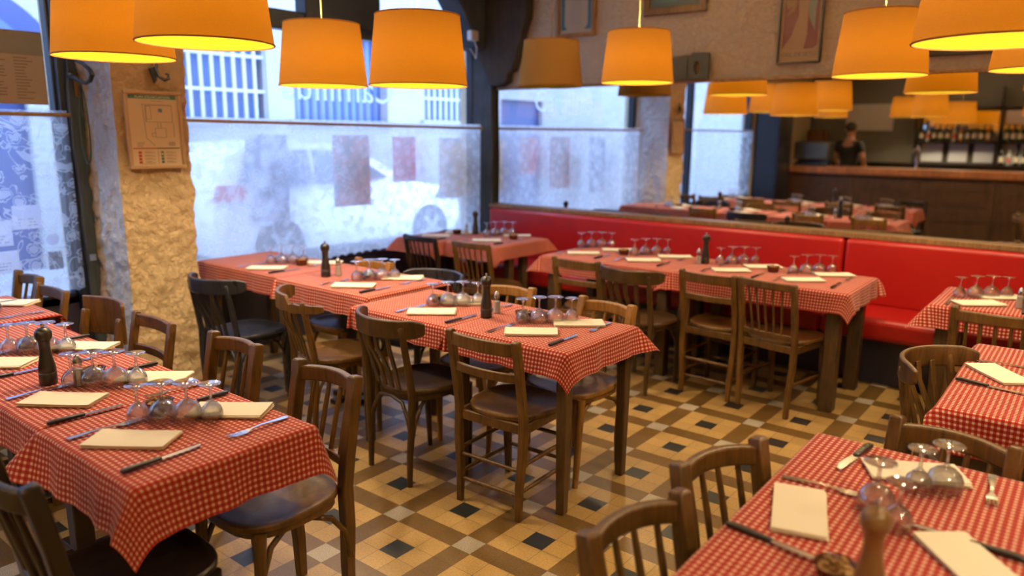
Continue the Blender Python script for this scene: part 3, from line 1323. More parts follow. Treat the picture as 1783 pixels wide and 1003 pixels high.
plain('rim_fabric', (.42, .17, .04), .8)
plain('cord_yellow', (.55, .36, .10), .6)
plain('bulb_glow', (1, .8, .5), .5, emit=(1, .68, .32), estr=6)
LAMPS = [
    (-1.93, -.61, 1.925, 'lit orange pendant lamp nearest the left window, in front of the pillar'),
    (-1.17, -.61, 1.935, 'lit orange pendant lamp overlapping the one before the pillar'),
    (-2.01, .59, 1.87, 'lit orange pendant lamp on a yellow rod before the dark transom'),
    (-1.22, .57, 1.845, 'brightest orange pendant lamp, beside the corner arch'),
    (-1.07, 2.56, 1.97, 'lit orange pendant lamp left of the rusty plate'),
    (.51, 2.51, 1.95, 'lit orange pendant lamp right of the tall art print'),
    (1.29, .62, 1.90, 'largest orange pendant lamp, cut by the upper right corner'),
    (1.29, 2.5, 1.95, 'orange pendant lamp cut by the right edge, below the largest one'),
]
for L in LAMPS:
    lamp(*L)
lamp(-1.92, 2.71, 1.98, 'unlit pale orange pendant lamp below the framed certificate', False)
for k_, (x, y, z_) in enumerate(((-1.35, -5.75, 1.98), (-.5, -5.75, 1.88), (.75, -5.75, 1.98))):  # three lamps added to brighten the bar in the mirror
    lamp(x, y, z_, '%s orange pendant lamp added to brighten the back bar' % ('first', 'second', 'third')[k_])
for i, (x, y) in enumerate(((-2.0, -3.6), (-.6, -3.6), (.8, -3.6), (2.2, -3.6), (2.3, -1.2), (2.4, .9))):  # the last two are added out of view as fill light
    lamp(x, y, 1.93, ('orange pendant lamp %s of the row before the bar' % ('first', 'second', 'third', 'fourth')[i]) if i < 4 else
         ('unseen orange pendant lamp added over the right hand end of the front tables', 'unseen orange pendant lamp added over the right hand end of the middle tables')[i - 4])

# ---------------------------------------------------------------- tables
def table(x0, x1, y0, y1, zt, drop, label, clabel, leg=(.062, .045), inset=.03, seed=0, straight=False, pedestal=None, inset_y=None, inset_e=None, legs_x=None, cloths=None):
    """drop = (west, east, south, north) overhang of the cloth"""
    cx, cy = (x0 + x1) / 2, (y0 + y1) / 2
    a, b = (x1 - x0) / 2, (y1 - y0) / 2
    t = empty('dining_table', label, 'table', (cx, cy, 0), 0, 'wooden dining tables')
    G().box(-a + .006, a - .006, -b + .006, b - .006, zt - .03, zt - .004).obj('tabletop', 'wood_table', t, bevel=.004)
    ap = inset + leg[0] / 2
    g = G()
    for s in (-1, 1):
        g.box(-a + ap, a - ap, s * (b - ap) - .01, s * (b - ap) + .01, zt - .125, zt - .03)
        g.box(s * (a - ap) - .01, s * (a - ap) + .01, -b + ap, b - ap, zt - .125, zt - .03)
    g.obj('apron', 'wood_table', t)
    if pedestal:
        px_, py_ = pedestal[0] - cx, pedestal[1] - cy
        G().box(px_ - .035, px_ + .035, py_ - .035, py_ + .035, .03, zt - .03).obj('column', 'wood_dark', t, bevel=.006)
        g = G()
        g.box(px_ - .14, px_ + .14, py_ - .03, py_ + .03, 0, .03)
        g.box(px_ - .03, px_ + .03, py_ - .14, py_ + .14, 0, .03)
        g.obj('foot', 'wood_dark', t, bevel=.005)
    xs_ = [] if pedestal else [x - cx for x in legs_x] if legs_x else [-(a - ap), a - (ap if inset_e is None else inset_e + leg[0] / 2)]
    apy = ap if inset_y is None else inset_y + leg[0] / 2
    for X in xs_:
        for sy in (-1, 1):
            Y = sy * (b - apy)
            g = G()
            if straight:
                g.sweep([(X, Y, 0), (X, Y, .3), (X, Y, zt - .03)], leg[0], leg[0], up=(0, 1, 0))
            else:
                g.sweep([(X, Y, 0), (X, Y, .55), (X, Y, zt - .03)], [leg[1], leg[0], leg[0]], [leg[1], leg[0], leg[0]], up=(0, 1, 0))
            g.obj('leg', 'wood_table', t, bevel=.006)
    for c_ in (cloths or [(x0, x1, drop, clabel, seed)]):
        cloth(c_[0], c_[1], y0, y1, zt, *c_[2:])
    return t


def cloth(x0, x1, y0, y1, zt, drop, clabel, seed):
    """grid in cloth coordinates folded over the table edges"""
    cx, cy = (x0 + x1) / 2, (y0 + y1) / 2
    a, b = (x1 - x0) / 2, (y1 - y0) / 2
    rnd = random.Random(seed)
    W, E, S, N = drop

    def axis(lo, hi, dl, dh):
        pts = []
        n = max(3, int(dl / .012)) if dl > .03 else 2
        pts += [lo - dl * (1 - i / n) for i in range(n)]
        m = max(8, int((hi - lo) / .03))
        pts += [lo + (hi - lo) * i / m for i in range(m + 1)]
        n = max(3, int(dh / .012)) if dh > .03 else 2
        pts += [hi + dh * (i + 1) / n for i in range(n)]
        return pts
    us, vs = axis(-a, a, W, E), axis(-b, b, S, N)
    ph = [rnd.uniform(0, 6.28) for _ in range(8)]
    bm = bmesh.new()
    uvl = bm.loops.layers.uv.new('UVMap')
    uv = {}
    rows = []
    R = .012
    off = (rnd.uniform(0, 1), rnd.uniform(0, 1))
    for v in vs:
        row = []
        for u in us:
            du = max(0, u - a, -a - u)
            dv = max(0, v - b, -b - v)
            su, sv = (1 if u > 0 else -1), (1 if v > 0 else -1)
            x = max(-a, min(a, u))
            y = max(-b, min(b, v))
            z = zt + .0012 * math.sin(u * 23 + ph[0]) * math.sin(v * 19 + ph[1])
            d = math.hypot(du, dv)
            if d > 0:
                rr = min(1, d / (R * 1.57))
                outw = R * math.sin(rr * PI / 2)
                down = R * (1 - math.cos(rr * PI / 2)) + max(0, d - R * 1.57)
                KF = .5                                  # how far a corner flap opens
                ex_, ey_ = -su / 1.4142, sv / 1.4142
                if du > 0 and dv > 0:                    # the flap hanging from a corner
                    th = (math.atan2(dv, du) - PI / 4) * KF
                    sh = down * math.sin(th)
                    dn = down * math.cos(th)
                    wg = 1 - (abs(math.atan2(dv, du) - PI / 4) / (PI / 4)) ** 2
                    o_ = .06 + ((.04 if su > 0 and sv < 0 else .14 if seed == 1 and su > 0 else .42) * wg)
                    dn *= math.sqrt(1 - 2 * o_ * o_)
                    x += su * (outw * du / d + down * o_) + ex_ * sh
                    y += sv * (outw * dv / d + down * o_) + ey_ * sh
                else:
                    wave = (math.sin(u * 27 + ph[2]) + .7 * math.sin(u * 47 + ph[3])) * .5 if dv > du else (math.sin(v * 27 + ph[4]) + .7 * math.sin(v * 47 + ph[5])) * .5
                    c_ = (a - abs(u)) if dv > 0 else (b - abs(v))
                    both = (W if u < 0 else E) > .03 and (S if v < 0 else N) > .03
                    fo = math.exp(-c_ / .085) * both
                    wv = wave * .012 * min(1, down / .1) * (1 - fo) * min(1, max(0, c_) / .06 + (not both))
                    sh = down * math.sin(PI / 4 * KF) * fo * (1 if dv > 0 else -1)
                    dn = down * (1 - fo * (1 - math.cos(PI / 4 * KF)))
                    fl = outw + down * (.09 * (1 - fo) + .06 * fo) + wv
                    if dv > 0:
                        y += sv * max(fl, .002)
                        x += su * down * .06 * fo
                    else:
                        x += su * max(fl, .002)
                        y += sv * down * .06 * fo
                    x += ex_ * sh
                    y += ey_ * sh
                z = zt - dn
            w = bm.verts.new((x, y, z))
            uv[w] = (u + off[0], v + off[1])
            row.append(w)
        rows.append(row)
    for i in range(len(vs) - 1):
        for j in range(len(us) - 1):
            f = bm.faces.new((rows[i][j], rows[i][j + 1], rows[i + 1][j + 1], rows[i + 1][j]))
            for l in f.loops:
                l[uvl].uv = uv[l.vert]
    g = G()
    g.b.free()
    g.b = bm
    o = g.obj('tablecloth', 'gingham', smooth=70, loc=(cx, cy, 0))
    tag(o, clabel, 'tablecloth', None)


D = .14
ZT = .735
# front left row (along the camera's left)
table(-.765, -.185, -1.455, -.925, ZT, (.10, .15, .16, .15), 'near end table of the front left row beside the spindle-back chair', 'red gingham cloth with long front corner on the near end of front left row', seed=1, pedestal=(-.60, -1.19))
table(-1.49, -.785, -1.455, -.925, ZT, (.012, .012, .13, .13), 'second table of the front left row, before the ladder-back chair', 'red gingham cloth on the second table of the front left row', seed=2, pedestal=(-1.30, -1.19))
table(-2.2, -1.50, -1.455, -.925, ZT, (.01, .012, .13, .13), 'third table of the front left row, before the panel-back chair', 'red gingham cloth on the third table of the front left row', seed=3, pedestal=(-1.87, -1.19))
table(-2.85, -2.22, -1.46, -.86, ZT + .018, (.12, .015, .13, .13), 'table of the front left row nearest the left window', 'red gingham cloth on the table nearest the left window', seed=4, pedestal=(-2.40, -1.19))
# centre row
table(-1.345, -.03, .205, .775, ZT, None, 'long front table of the centre row with tapered legs and two cloths', None, leg=(.052, .040), inset=.012, legs_x=(-1.29, -.63, -.057),
      cloths=[(-.675, -.03, (.012, .13, .12, .12), 'red gingham cloth on the front end of the centre row', 5),
              (-1.345, -.69, (.012, .012, .12, .12), 'red gingham cloth behind the front pepper mill of the centre row', 6)])
table(-2.2, -1.395, .345, .93, ZT + .018, (.02, .035, .13, .12), 'third table of the centre row with the broken-rail chair', 'red gingham cloth overhanging onto the second table of the centre row', seed=7, pedestal=(-1.88, .60))
table(-3.14, -2.215, .375, .93, ZT + .018, (.03, .02, .13, .12), 'centre row table next to the pillar behind the black chair', 'red gingham cloth on the table next to the pillar', seed=8)
# corner tables
table(-2.64, -2.11, 2.27, 2.95, ZT, (.012, .12, .13, .10), 'corner table at the left end of the red bench', 'red gingham cloth on the table at the bench end', seed=9, straight=True, inset_y=.215)
table(-3.13, -2.68, 2.19, 2.88, ZT, (.10, .12, .13, .10), 'corner table under the lace curtain', 'red gingham cloth on the table under the lace curtain', seed=10, straight=True, pedestal=(-2.9, 2.56))
# bench row
table(-1.60, -.565, 2.20, 2.87, ZT, (.12, .015, .13, .03), 'bench table behind the bow-rail chair', 'red gingham cloth on the bench table left of the black pepper mill', leg=(.075, .07), seed=11, straight=True)
table(-.545, .53, 2.21, 2.87, ZT, (.14, .13, .13, .03), 'bench table behind the thin-spindle chair', 'red gingham cloth on the bench table right of the black pepper mill', leg=(.08, .075), seed=12, straight=True)
table(.95, 1.75, 2.22, 2.84, ZT, (.13, .12, .13, .03), 'bench table at the right edge', 'red gingham cloth on the bench table at the right edge', leg=(.075, .07), seed=13, straight=True)
# right hand tables
table(1.265, 2.05, .49, 1.48, ZT, (.04, .12, .15, .03), 'right table behind the front right one', 'dull red gingham cloth with the slanted napkin near the right edge', seed=14)
table(1.03, 1.80, -1.25, .0, ZT, (.02, .12, .12, .03), 'front right table with the brown pepper mill', 'bright red and white gingham cloth on the front right table', seed=15)


# ---------------------------------------------------------------- tableware
def b_glass(big):
    def f():
        R, F, H = (.043, .037, .120) if big else (.033, .033, .113)
        hb = .062 if big else .055      # bowl height, the glass stands on its rim
        prof = [(R * .93, 0), (R, hb * .22), (R * .99, hb * .45), (R * .84, hb * .7), (R * .55, hb * .9), (.010, hb * 1.02), (.0048, hb * 1.15),
                (.0042, H * .80), (.0055, H * .90), (.014, H * .945), (F * .8, H * .975), (F, H * .99), (F * .99, H), (0.001, H * .992)]
        inner = [(.0006, hb - .004), (R * .50, hb * .86), (R * .79, hb * .66), (R * .96, hb * .43), (R - .0014, hb * .21), (R * .93 - .0013, .0004)]
        prof = inner + prof
        g = G()
        n = 24
        rings = [[V((r * math.cos(2 * PI * j / n), r * math.sin(2 * PI * j / n), z)) for j in range(n)] for r, z in prof]
        g.quadloop(rings, cap=False)
        return g.obj('wine_glass', 'wine_glass', smooth=80)
    return f


def b_mill(body, knob):
    def f():
        o = bpy.data.objects.new('pepper_mill', None)
        COL.objects.link(o)
        G().lathe([(.027, 0), (.0285, .004), (.0285, .040), (.0265, .043), (.0285, .046), (.027, .065), (.020, .100), (.0175, .125), (.019, .150), (.022, .158)], 24).obj('mill_body', body, o, smooth=50)
        G().lathe([(.023, .159), (.026, .163), (.0275, .175), (.026, .188), (.019, .198), (.008, .202)], 24).obj('mill_head', body, o, smooth=50)
        G().lathe([(.0045, .202), (.005, .208), (.006, .212), (.004, .217)], 12).obj('mill_knob', knob, o, smooth=50)
        return o
    return f


def b_salt():
    o = bpy.data.objects.new('salt_shaker', None)
    COL.objects.link(o)
    G().lathe([(.020, 0), (.021, .004), (.0135, .078)], 8, cap=False).obj('glass_body', 'shaker_glass', o, smooth=20)
    G().lathe([(.0185, .002), (.0145, .058)], 8).obj('salt', 'salt_white', o, smooth=20)
    G().lathe([(.0145, .077), (.015, .088), (.010, .103), (.003, .110)], 16).obj('shaker_cap', 'steel', o, smooth=50)
    return o


def b_bowl():
    g = G()
    g.lathe([(.030, 0), (.034, .003), (.041, .034), (.043, .036), (.040, .034), (.034, .010), (.0, .008)], 24, cap=False)
    return g.obj('snack_bowl', 'ceramic_brown', smooth=50)


plain('snack', (.36, .20, .06), .7)
plain('snack_dark', (.14, .07, .03), .7)


def b_snack():
    g = G()
    r = random.Random(4)
    for i in range(26):
        a, q = r.uniform(0, 6.28), r.uniform(0, .028)
        g.sphere((q * math.cos(a), q * math.sin(a), .028 + r.uniform(0, .014) - q * .12), (.007, .005, .005), 7, 5)
    g.lathe([(.030, .012), (.036, .026), (.0, .030)], 16, cap=False)
    return g.obj('crunchy_snacks', 'snack', smooth=60)


def b_napkin(seed):
    def f():
        r = random.Random(seed)
        g = G()
        w, d = .236, .118
        for k in range(4):
            z0 = .0015 + k * .0026
            ox, oy, rot = r.uniform(-.003, .003), r.uniform(-.003, .003), r.uniform(-.02, .02)
            c, s = math.cos(rot), math.sin(rot)
            n = 8
            lo, hi = [], []
            nx = 10
            rings = []
            for i in range(nx + 1):
                x = -w / 2 + w * i / nx
                sag = -.0008 + .0022 * (abs(x) / (w / 2)) ** 2 * r.uniform(.2, 1) * (k > 1)
                ring = []
                for (yy, zz) in ((-d / 2, 0), (d / 2, 0), (d / 2, .0021), (-d / 2, .0021)):
                    px, py = x + ox, yy + oy
                    ring.append(V((px * c - py * s, px * s + py * c, z0 + zz + sag)))
                rings.append(ring)
            g.quadloop(rings)
        return g.obj('paper_napkin', 'paper_cream', smooth=30, bevel=.0006, seg=1)
    return f


def b_knife(steak=False):
    def f():
        o = bpy.data.objects.new('table_knife', None)
        COL.objects.link(o)
        L = .225
        hw = .020 if steak else .016
        g = G()
        g.sweep([(0, 0, .0065), (0, .02, .0075), (0, .055, .0072), (0, .108, .0065)], [hw * .8, hw, hw * .9, hw * .8], [.010, .012, .0115, .010])
        g.obj('handle', 'black_plastic', o, bevel=.003)
        g = G()
        bw = .022 if steak else .017
        g.prism([(-bw / 2, .106), (bw / 2 * .8, .106), (bw / 2, .13), (bw / 2, .185), (bw * .15, L - .004), (-bw / 2, L)], lambda a, b, q: (a, b, q), .0048, .0062)
        g.obj('blade', 'steel', o)
        if steak:
            g = G()
            for yy in (.025, .055, .085):
                g.lathe([(.003, .0125), (.003, .0135)], 8, c=(0, yy, 0))
            g.obj('rivet', 'chrome', o)
        return o
    return f


def b_fork():
    g = G()
    g.sweep([(0, 0, .004), (0, .03, .0045), (0, .09, .008), (0, .128, .006), (0, .142, .004)], [.020, .017, .0075, .008, .020], [.0025, .0025, .003, .0025, .002])
    g.sweep([(0, .140, .004), (0, .150, .003), (0, .158, .003)], [.021, .025, .025], .002)
    for k in range(4):
        x = -.0105 + k * .007
        g.sweep([(x, .156, .003), (x, .178, .003), (x, .202, .007)], [.0042, .0038, .0022], .002)
    return g.obj('table_fork', 'steel', smooth=40)


NAP = 0


def put_glasses(pts, z, ph):
    names = ('first', 'second', 'third', 'fourth')
    for i, (x, y) in enumerate(pts):
        big = i in (1, 2) if len(pts) == 4 else i in (0,)
        place('glass%d' % big, b_glass(big), (x, y, z + .001), rnd_.uniform(0, 6), '%s upturned wine glass, %s' % (names[i], ph), 'glass', 'upturned wine glasses on the tables')


def put_napkin(x, y, z, deg, lab):
    global NAP
    NAP += 1
    k = NAP % 3
    place('nap%d' % k, b_napkin(k), (x, y, z), math.radians(deg), lab, 'napkin', 'folded cream napkins')


def put_bowl(x, y, z, ph):
    place('bowl', b_bowl, (x, y, z + .001), rnd_.uniform(0, 6), 'small brown snack bowl, ' + ph, 'bowl', 'small brown bowls')
    o = place('snack', b_snack, (x, y, z + .001), rnd_.uniform(0, 6), 'crunchy snacks in the brown bowl, ' + ph, 'snack')
    o['kind'] = 'stuff'


def setting(cx, cy, z, ph, g0=(-.145, -.05), gd=(.053, .05), nn=(0, -.135), fn=(.005, .165), nang=38, bowl=(-.17, .03), near=True, far=True, glasses=True, yk=.265, nap=True):
    """two places facing each other; ph tells which"""
    z += .0015
    if glasses:
        put_glasses([(cx + g0[0] + gd[0] * i, cy + g0[1] + gd[1] * i) for i in range(4)], z, ph)
    if near:
        put_napkin(cx + nn[0], cy + nn[1], z, nang + rnd_.uniform(-2, 2), 'folded cream napkin on the chair side, ' + ph)
        place('knife', b_knife(), (cx + .19, cy - .255, z), rnd_.uniform(-.06, .06), 'black-handled knife on the chair side, ' + ph, 'knife', 'black-handled table knives')
        place('fork', b_fork, (cx - .15, cy - .25, z), rnd_.uniform(-.06, .06), 'steel fork on the chair side, ' + ph, 'fork', 'steel table forks')
    if far:
        put_napkin(cx + fn[0], cy + fn[1], z, nang + rnd_.uniform(-2, 2), 'folded cream napkin on the far side, ' + ph)
        place('fork', b_fork, (cx + .185, cy + .25, z), PI + rnd_.uniform(-.06, .06), 'steel fork on the far side, ' + ph, 'fork', 'steel table forks')
        place('knife', b_knife(), (cx - .155, cy + .255, z), PI + rnd_.uniform(-.06, .06), 'black-handled knife on the far side, ' + ph, 'knife', 'black-handled table knives')
    if bowl:
        put_bowl(cx + bowl[0], cy + bowl[1], z, ph)


setting(-.475, -1.19, ZT, 'near end of front left row')
setting(-.975, -1.18, ZT, 'second place of front left row')
setting(-1.585, -1.17, ZT, 'third place of front left row')
setting(-2.48, -1.14, ZT + .018, 'window end of front left row', fn=(-.13, .21))
setting(-.325, .49, ZT, 'front place of centre row', g0=(-.145, 0), gd=(.055, .055), nn=(.0, -.13), fn=(.08, .14), bowl=(-.185, .06))
setting(-.92, .49, ZT, 'second place of centre row', g0=(-.12, -.02), gd=(.052, .058), nn=(-.01, -.14), fn=(-.03, .12), bowl=(-.15, .05))
setting(-1.68, .62, ZT + .018, 'third place of centre row', g0=(-.11, -.02), gd=(.042, .062), nn=(.02, -.15), fn=(.06, .19), bowl=(-.13, .06))
setting(-2.55, .64, ZT + .018, 'pillar place of centre row', g0=(-.13, -.02), gd=(.05, .05), nn=(.03, -.16), fn=(.14, .2), bowl=(.08, .07), near=True)
setting(-2.38, 2.6, ZT, 'corner table at the bench end', g0=(-.22, .14), gd=(.045, .065), nn=(.0, -.12), fn=(-.0, .29), bowl=(.10, .11))
setting(-2.92, 2.5, ZT, 'corner table under the curtain', glasses=False, nn=(.02, -.08), fn=(.03, .2), bowl=(.05, .15), far=True)
setting(-1.40, 2.55, ZT, 'first place of bench row', g0=(-.20, .17), gd=(.06, .055), nn=(.0, -.11), fn=(.12, .2), bowl=None, yk=.3)
setting(-.90, 2.55, ZT, 'second place of bench row', g0=(-.19, .11), gd=(.06, .06), nn=(.0, -.10), fn=(.1, .19), bowl=(-.25, .06))
setting(-.25, 2.56, ZT, 'third place of bench row', g0=(-.18, .13), gd=(.06, .06), nn=(-.01, -.09), fn=(.1, .19), bowl=None)
setting(.23, 2.55, ZT, 'fourth place of bench row', g0=(-.15, .11), gd=(.062, .065), nn=(-.02, -.11), fn=(.08, .2), bowl=(-.27, .08))
setting(1.17, 2.50, ZT, 'bench table at right edge', g0=(-.13, .03), gd=(.069, .06), nn=(-.02, -.12), fn=(.05, .14), bowl=None)
# mills and shakers
blk = b_mill('black_mill', 'chrome')
plain('black_mill', (.018, .013, .011), .28)
plain('brown_mill', (.20, .105, .035), .35)
for (x, y, z, lab) in ((-1.20, -1.275, ZT, 'black pepper mill on the front left row'), (-.665, .455, ZT, 'black pepper mill between the two front places of the centre row'),
                       (-2.02, .555, ZT + .018, 'black pepper mill on the back part of the centre row'), (-2.75, 2.76, ZT, 'black pepper mill on the corner table by the post'),
                       (-.52, 2.64, ZT, 'black pepper mill in the middle of the bench row'), (1.385, 2.46, ZT, 'black pepper mill on the bench table at the right edge')):
    place('mill', blk, (x, y, z + .002), 0, lab, 'pepper mill', 'black pepper mills')
PROTO.pop('mill')
place('mill', b_mill('brown_mill', 'chrome'), (1.355, -.82, ZT + .002), 0, 'light brown pepper mill on the front right table', 'pepper mill')
for (x, y, z, lab) in ((-1.10, -1.215, ZT, 'glass salt shaker behind the black mill of front left row'), (-.685, .56, ZT, 'glass salt shaker behind the front mill of the centre row'),
                       (-1.99, .625, ZT + .018, 'glass salt shaker behind the back mill of the centre row'), (-2.74, 2.63, ZT, 'glass salt shaker on the corner table by the post'),
                       (-.545, 2.585, ZT, 'glass salt shaker before the mill of the bench row'), (1.33, 2.41, ZT, 'glass salt shaker on the bench table at the right edge')):
    place('salt', b_salt, (x, y, z + .002), 0, lab, 'salt shaker', 'glass salt shakers')

# front right table
z = ZT + .0015
put_glasses([(1.335, -.235), (1.385, -.185), (1.275, -.40), (1.335, -.47)], z, 'front right table')
put_napkin(1.14, -.535, z, -73, 'folded cream napkin next to the table edge, front right table')
put_napkin(1.31, -.135, z, 27, 'folded cream napkin under the wine glasses, front right table')
put_napkin(1.49, -.535, z, -50, 'folded cream napkin at the lower right corner, front right table')
place('knife', b_knife(), (1.03, -.70, z), math.radians(-96), 'black-handled knife before the edge napkin, front right table', 'knife', 'black-handled table knives')
place('steak', b_knife(True), (1.175, -.015, z), math.radians(172), 'steak knife with riveted black handle, front right table', 'knife')
place('fork', b_fork, (1.045, -.375, z), math.radians(-84), 'steel fork beyond the edge napkin, front right table', 'fork', 'steel table forks')
place('fork', b_fork, (1.47, -.015, z), math.radians(186), 'steel fork beside the far napkin, front right table', 'fork', 'steel table forks')
place('knife', b_knife(), (1.58, -.45, z), math.radians(86), 'black-handled knife beyond the corner napkin, front right table', 'knife', 'black-handled table knives')
put_bowl(1.285, -.77, z, 'beside the brown pepper mill')
# middle right table
put_napkin(1.385, 1.0, z, -52, 'slanted cream napkin on the dull red cloth near the right edge')
place('knife', b_knife(), (1.265, .835, z), math.radians(-100), 'black-handled knife under the slanted napkin near the right edge', 'knife', 'black-handled table knives')
place('fork', b_fork, (1.285, 1.165, z), math.radians(-86), 'steel fork beyond the slanted napkin near the right edge', 'fork', 'steel table forks')

# ---------------------------------------------------------------- chairs (facing +y, origin under the seat)
def seat_mesh(wb=.35, wf=.41, d0=-.195, d1=.205, zt=.452, th=.026, round_=.5):
    out = []
    n = 40
    for i in range(n):
        a = 2 * PI * i / n
        c, s = math.cos(a), math.sin(a)
        e = 2.0 / (2 + 2.2 * (1 - round_))
        px = math.copysign(abs(c) ** e, c)
        py = math.copysign(abs(s) ** e, s)
        y = (d0 + d1) / 2 + (d1 - d0) / 2 * py
        w = (wb + (wf - wb) * (y - d0) / (d1 - d0)) / 2
        out.append((w * px, y))
    g = G()
    cy = (d0 + d1) / 2

    def ring(f, z):
        return [V((x * f, cy + (y - cy) * f, z)) for x, y in out]
    g.quadloop([ring(.96, zt - th), ring(1, zt - th + .006), ring(1, zt - .006), ring(.975, zt), ring(.90, zt + .001), ring(.84, zt - .006), ring(.4, zt - .009), ring(.02, zt - .009)])
    return g


def b_chair(style_, wd, H=.80):
    broken = style_.endswith('_broken')
    style = style_.split('_')[0]

    def f():
        o = bpy.data.objects.new({'ladder': 'ladder_back_chair', 'spindle': 'spindle_back_chair', 'bistro': 'bow_rail_chair', 'panel': 'panel_back_chair', 'thin': 'thin_spindle_chair'}[style], None)
        COL.objects.link(o)
        P = .150 if style == 'spindle' else .172
        yb, yt = -.185, -.245

        def back(z):        # y of the back posts at height z
            return yb + (-.012 * (1 - z / .45) if z < .45 else (yt - yb) * ((z - .45) / (H - .45)) ** 1.15)
        round_seat = {'ladder': .75, 'spindle': .55, 'bistro': .7, 'panel': .45, 'thin': .35}[style]
        seat_mesh(round_=round_seat, wb=.37 if style != 'thin' else .36).obj('seat', wd, o, smooth=40)
        # rear legs run up into the back posts
        top = {'ladder': H, 'spindle': H + .005, 'bistro': H - .03, 'panel': H - .06, 'thin': H}[style]
        for s in (-1, 1):
            g = G()
            zs = [0, .15, .30, .45, .55, .65, .72, top - .008, top]
            pp = [(s * (P - .012 * (z < .2)), back(z), z) for z in zs]
            if style == 'bistro':
                g.tube(pp, [.0135, .016, .018, .019, .0175, .0165, .016, .015, .010], 10)
                g.obj('leg', wd, o, smooth=50)
            else:
                ww = {'ladder': .034, 'spindle': .038, 'panel': .034, 'thin': .031}[style]
                dd = {'ladder': .030, 'spindle': .042, 'panel': .034, 'thin': .034}[style]
                g.sweep(pp, [ww * .85, ww * .95] + [ww] * 6 + [ww * .72], [dd * .75, dd * .9, dd, dd, dd, dd, dd, dd, dd * .72], up=(0, 1, 0))
                g.obj('leg', wd, o, bevel=.004)
            g = G()
            if style in ('bistro', 'spindle'):
                g.tube([(s * .158, .165, 0), (s * .165, .160, .2), (s * .168, .152, .43)], [.013, .0165, .021], 10)
                g.obj('leg', wd, o, smooth=50)
            else:
                g.sweep([(s * .165, .170, 0), (s * .168, .165, .2), (s * .170, .155, .43)], [.026, .032, .038], [.026, .032, .038], up=(0, 1, 0))
                g.obj('leg', wd, o, bevel=.004)
        # frame below the seat
        g = G()
        if style == 'bistro' or style == 'spindle':
            pts = []
            for i in range(25):
                a = 2 * PI * i / 24
                pts.append((.165 * math.copysign(abs(math.cos(a)) ** .6, math.cos(a)), .17 * math.copysign(abs(math.sin(a)) ** .6, math.sin(a)), .415))
            g.sweep(pts, .022, .036, cap=False)
        else:
            for s in (-1, 1):
                g.box(s * .17 - .009, s * .17 + .009, -.18, .155, .385, .428)
            g.box(-.17, .17, .146, .164, .385, .428)
            g.box(-.17, .17, -.192, -.174, .385, .428)
        g.obj('seat_frame', wd, o, bevel=.003)

        def bow(z, x, k):
            """y of a rail that bows backwards between the posts"""
            return back(z) - k * (1 - (x / P) ** 2)
        nx = 12
        if style == 'ladder':
            for zc, hh, th in ((H - .04, .058, .017), (H - .165, .040, .015)):
                g = G()
                g.sweep([(x, bow(zc, x, .028), zc) for x in [-P + 2 * P * i / nx for i in range(nx + 1)]], th, hh)
                g.obj('back_rail', wd, o, bevel=.005)
        elif style == 'spindle':
            g = G()
            xs = [-P + 2 * P * i / nx for i in range(nx + 1)]
            g.sweep([(x, bow(H - .045, x, .045), H - .045 + .006 * (1 - (x / P) ** 2)) for x in xs], .026, .056)
            g.obj('top_rail', wd, o, bevel=.008, seg=3)
            g = G()
            g.sweep([(x, bow(.52, x, .030), .52) for x in xs], .022, .034)
            g.obj('lower_rail', wd, o, bevel=.004)
            for k in range(4):
                x = -.093 + .062 * k
                g = G()
                g.tube([(x, bow(.52, x, .03), .53), (x, bow(.63, x, .037), .63), (x, bow(H - .05, x, .045), H - .06)], [.0085, .0095, .0075], 8)
                g.obj('spindle', wd, o, smooth=60)
        elif style == 'thin':
            g = G()
            xs = [-P - .008 + 2 * (P + .008) * i / nx for i in range(nx + 1)]
            g.sweep([(x, bow(H - .02, x, .03), H - .022) for x in xs], .022, .044)
            g.obj('top_rail', wd, o, bevel=.006)
            g = G()
            g.sweep([(x, bow(.475, x, .012), .476) for x in xs], .020, .034)
            g.obj('lower_rail', wd, o, bevel=.004)
            for k in range(5):
                x = -.108 + .054 * k
                g = G()
                g.tube([(x * .86, bow(.49, x, .012), .485), (x, bow(H - .05, x, .03), H - .04)], [.0075, .006], 8)
                g.obj('spindle', wd, o, smooth=60)
        elif style == 'bistro':
            g = G()
            n = 18
            pts = []
            for i in range(n + 1):
                a = -1.18 + 2.36 * i / n
                pts.append((.232 * math.sin(a) / math.sin(1.18) * (1 if abs(a) < 1.0 else 1), -.300 + .15 * (1 - math.cos(a)) / (1 - math.cos(1.18)), H - .042))
            hs = [.05 + .036 * min(1, (1 - abs(2 * i / n - 1)) * 6) for i in range(n + 1)]
            if broken:      # the upper edge has split off on one side
                for i in range(n + 1):
                    if i > 11:
                        hs[i] = max(.028, hs[i] - .045 + .012 * (i % 2))
                        pts[i] = (pts[i][0], pts[i][1], pts[i][2] - .022)
            g.sweep(pts, .020, hs)
            g.obj('top_rail', wd, o, bevel=.008 if not broken else .003, seg=3)
            for k in range(4):
                x = -.096 + .064 * k
                g = G()
                yy = -.300 + .15 * (1 - math.cos(x / .232 * 1.18 * .92)) / (1 - math.cos(1.18)) + .004
                g.sweep([(x * .85, -.190, .45), (x * .93, -.215, .55), (x, yy + .022, .66), (x, yy + .008, H - .055)], .030, .010, up=(0, 1, 0))
                g.obj('back_slat', wd, o, bevel=.003)
            for s in (-1, 1):       # bent braces below the seat
                g = G()
                g.tube([(s * .168, -.185, .22), (s * .164, -.165, .30), (s * .150, -.12, .37), (s * .13, -.06, .405), (s * .13, .04, .405), (s * .150, .10, .37), (s * .160, .140, .30), (s * .163, .155, .22)], .0095, 8)
                g.obj('bent_brace', wd, o, smooth=60)
            g = G()
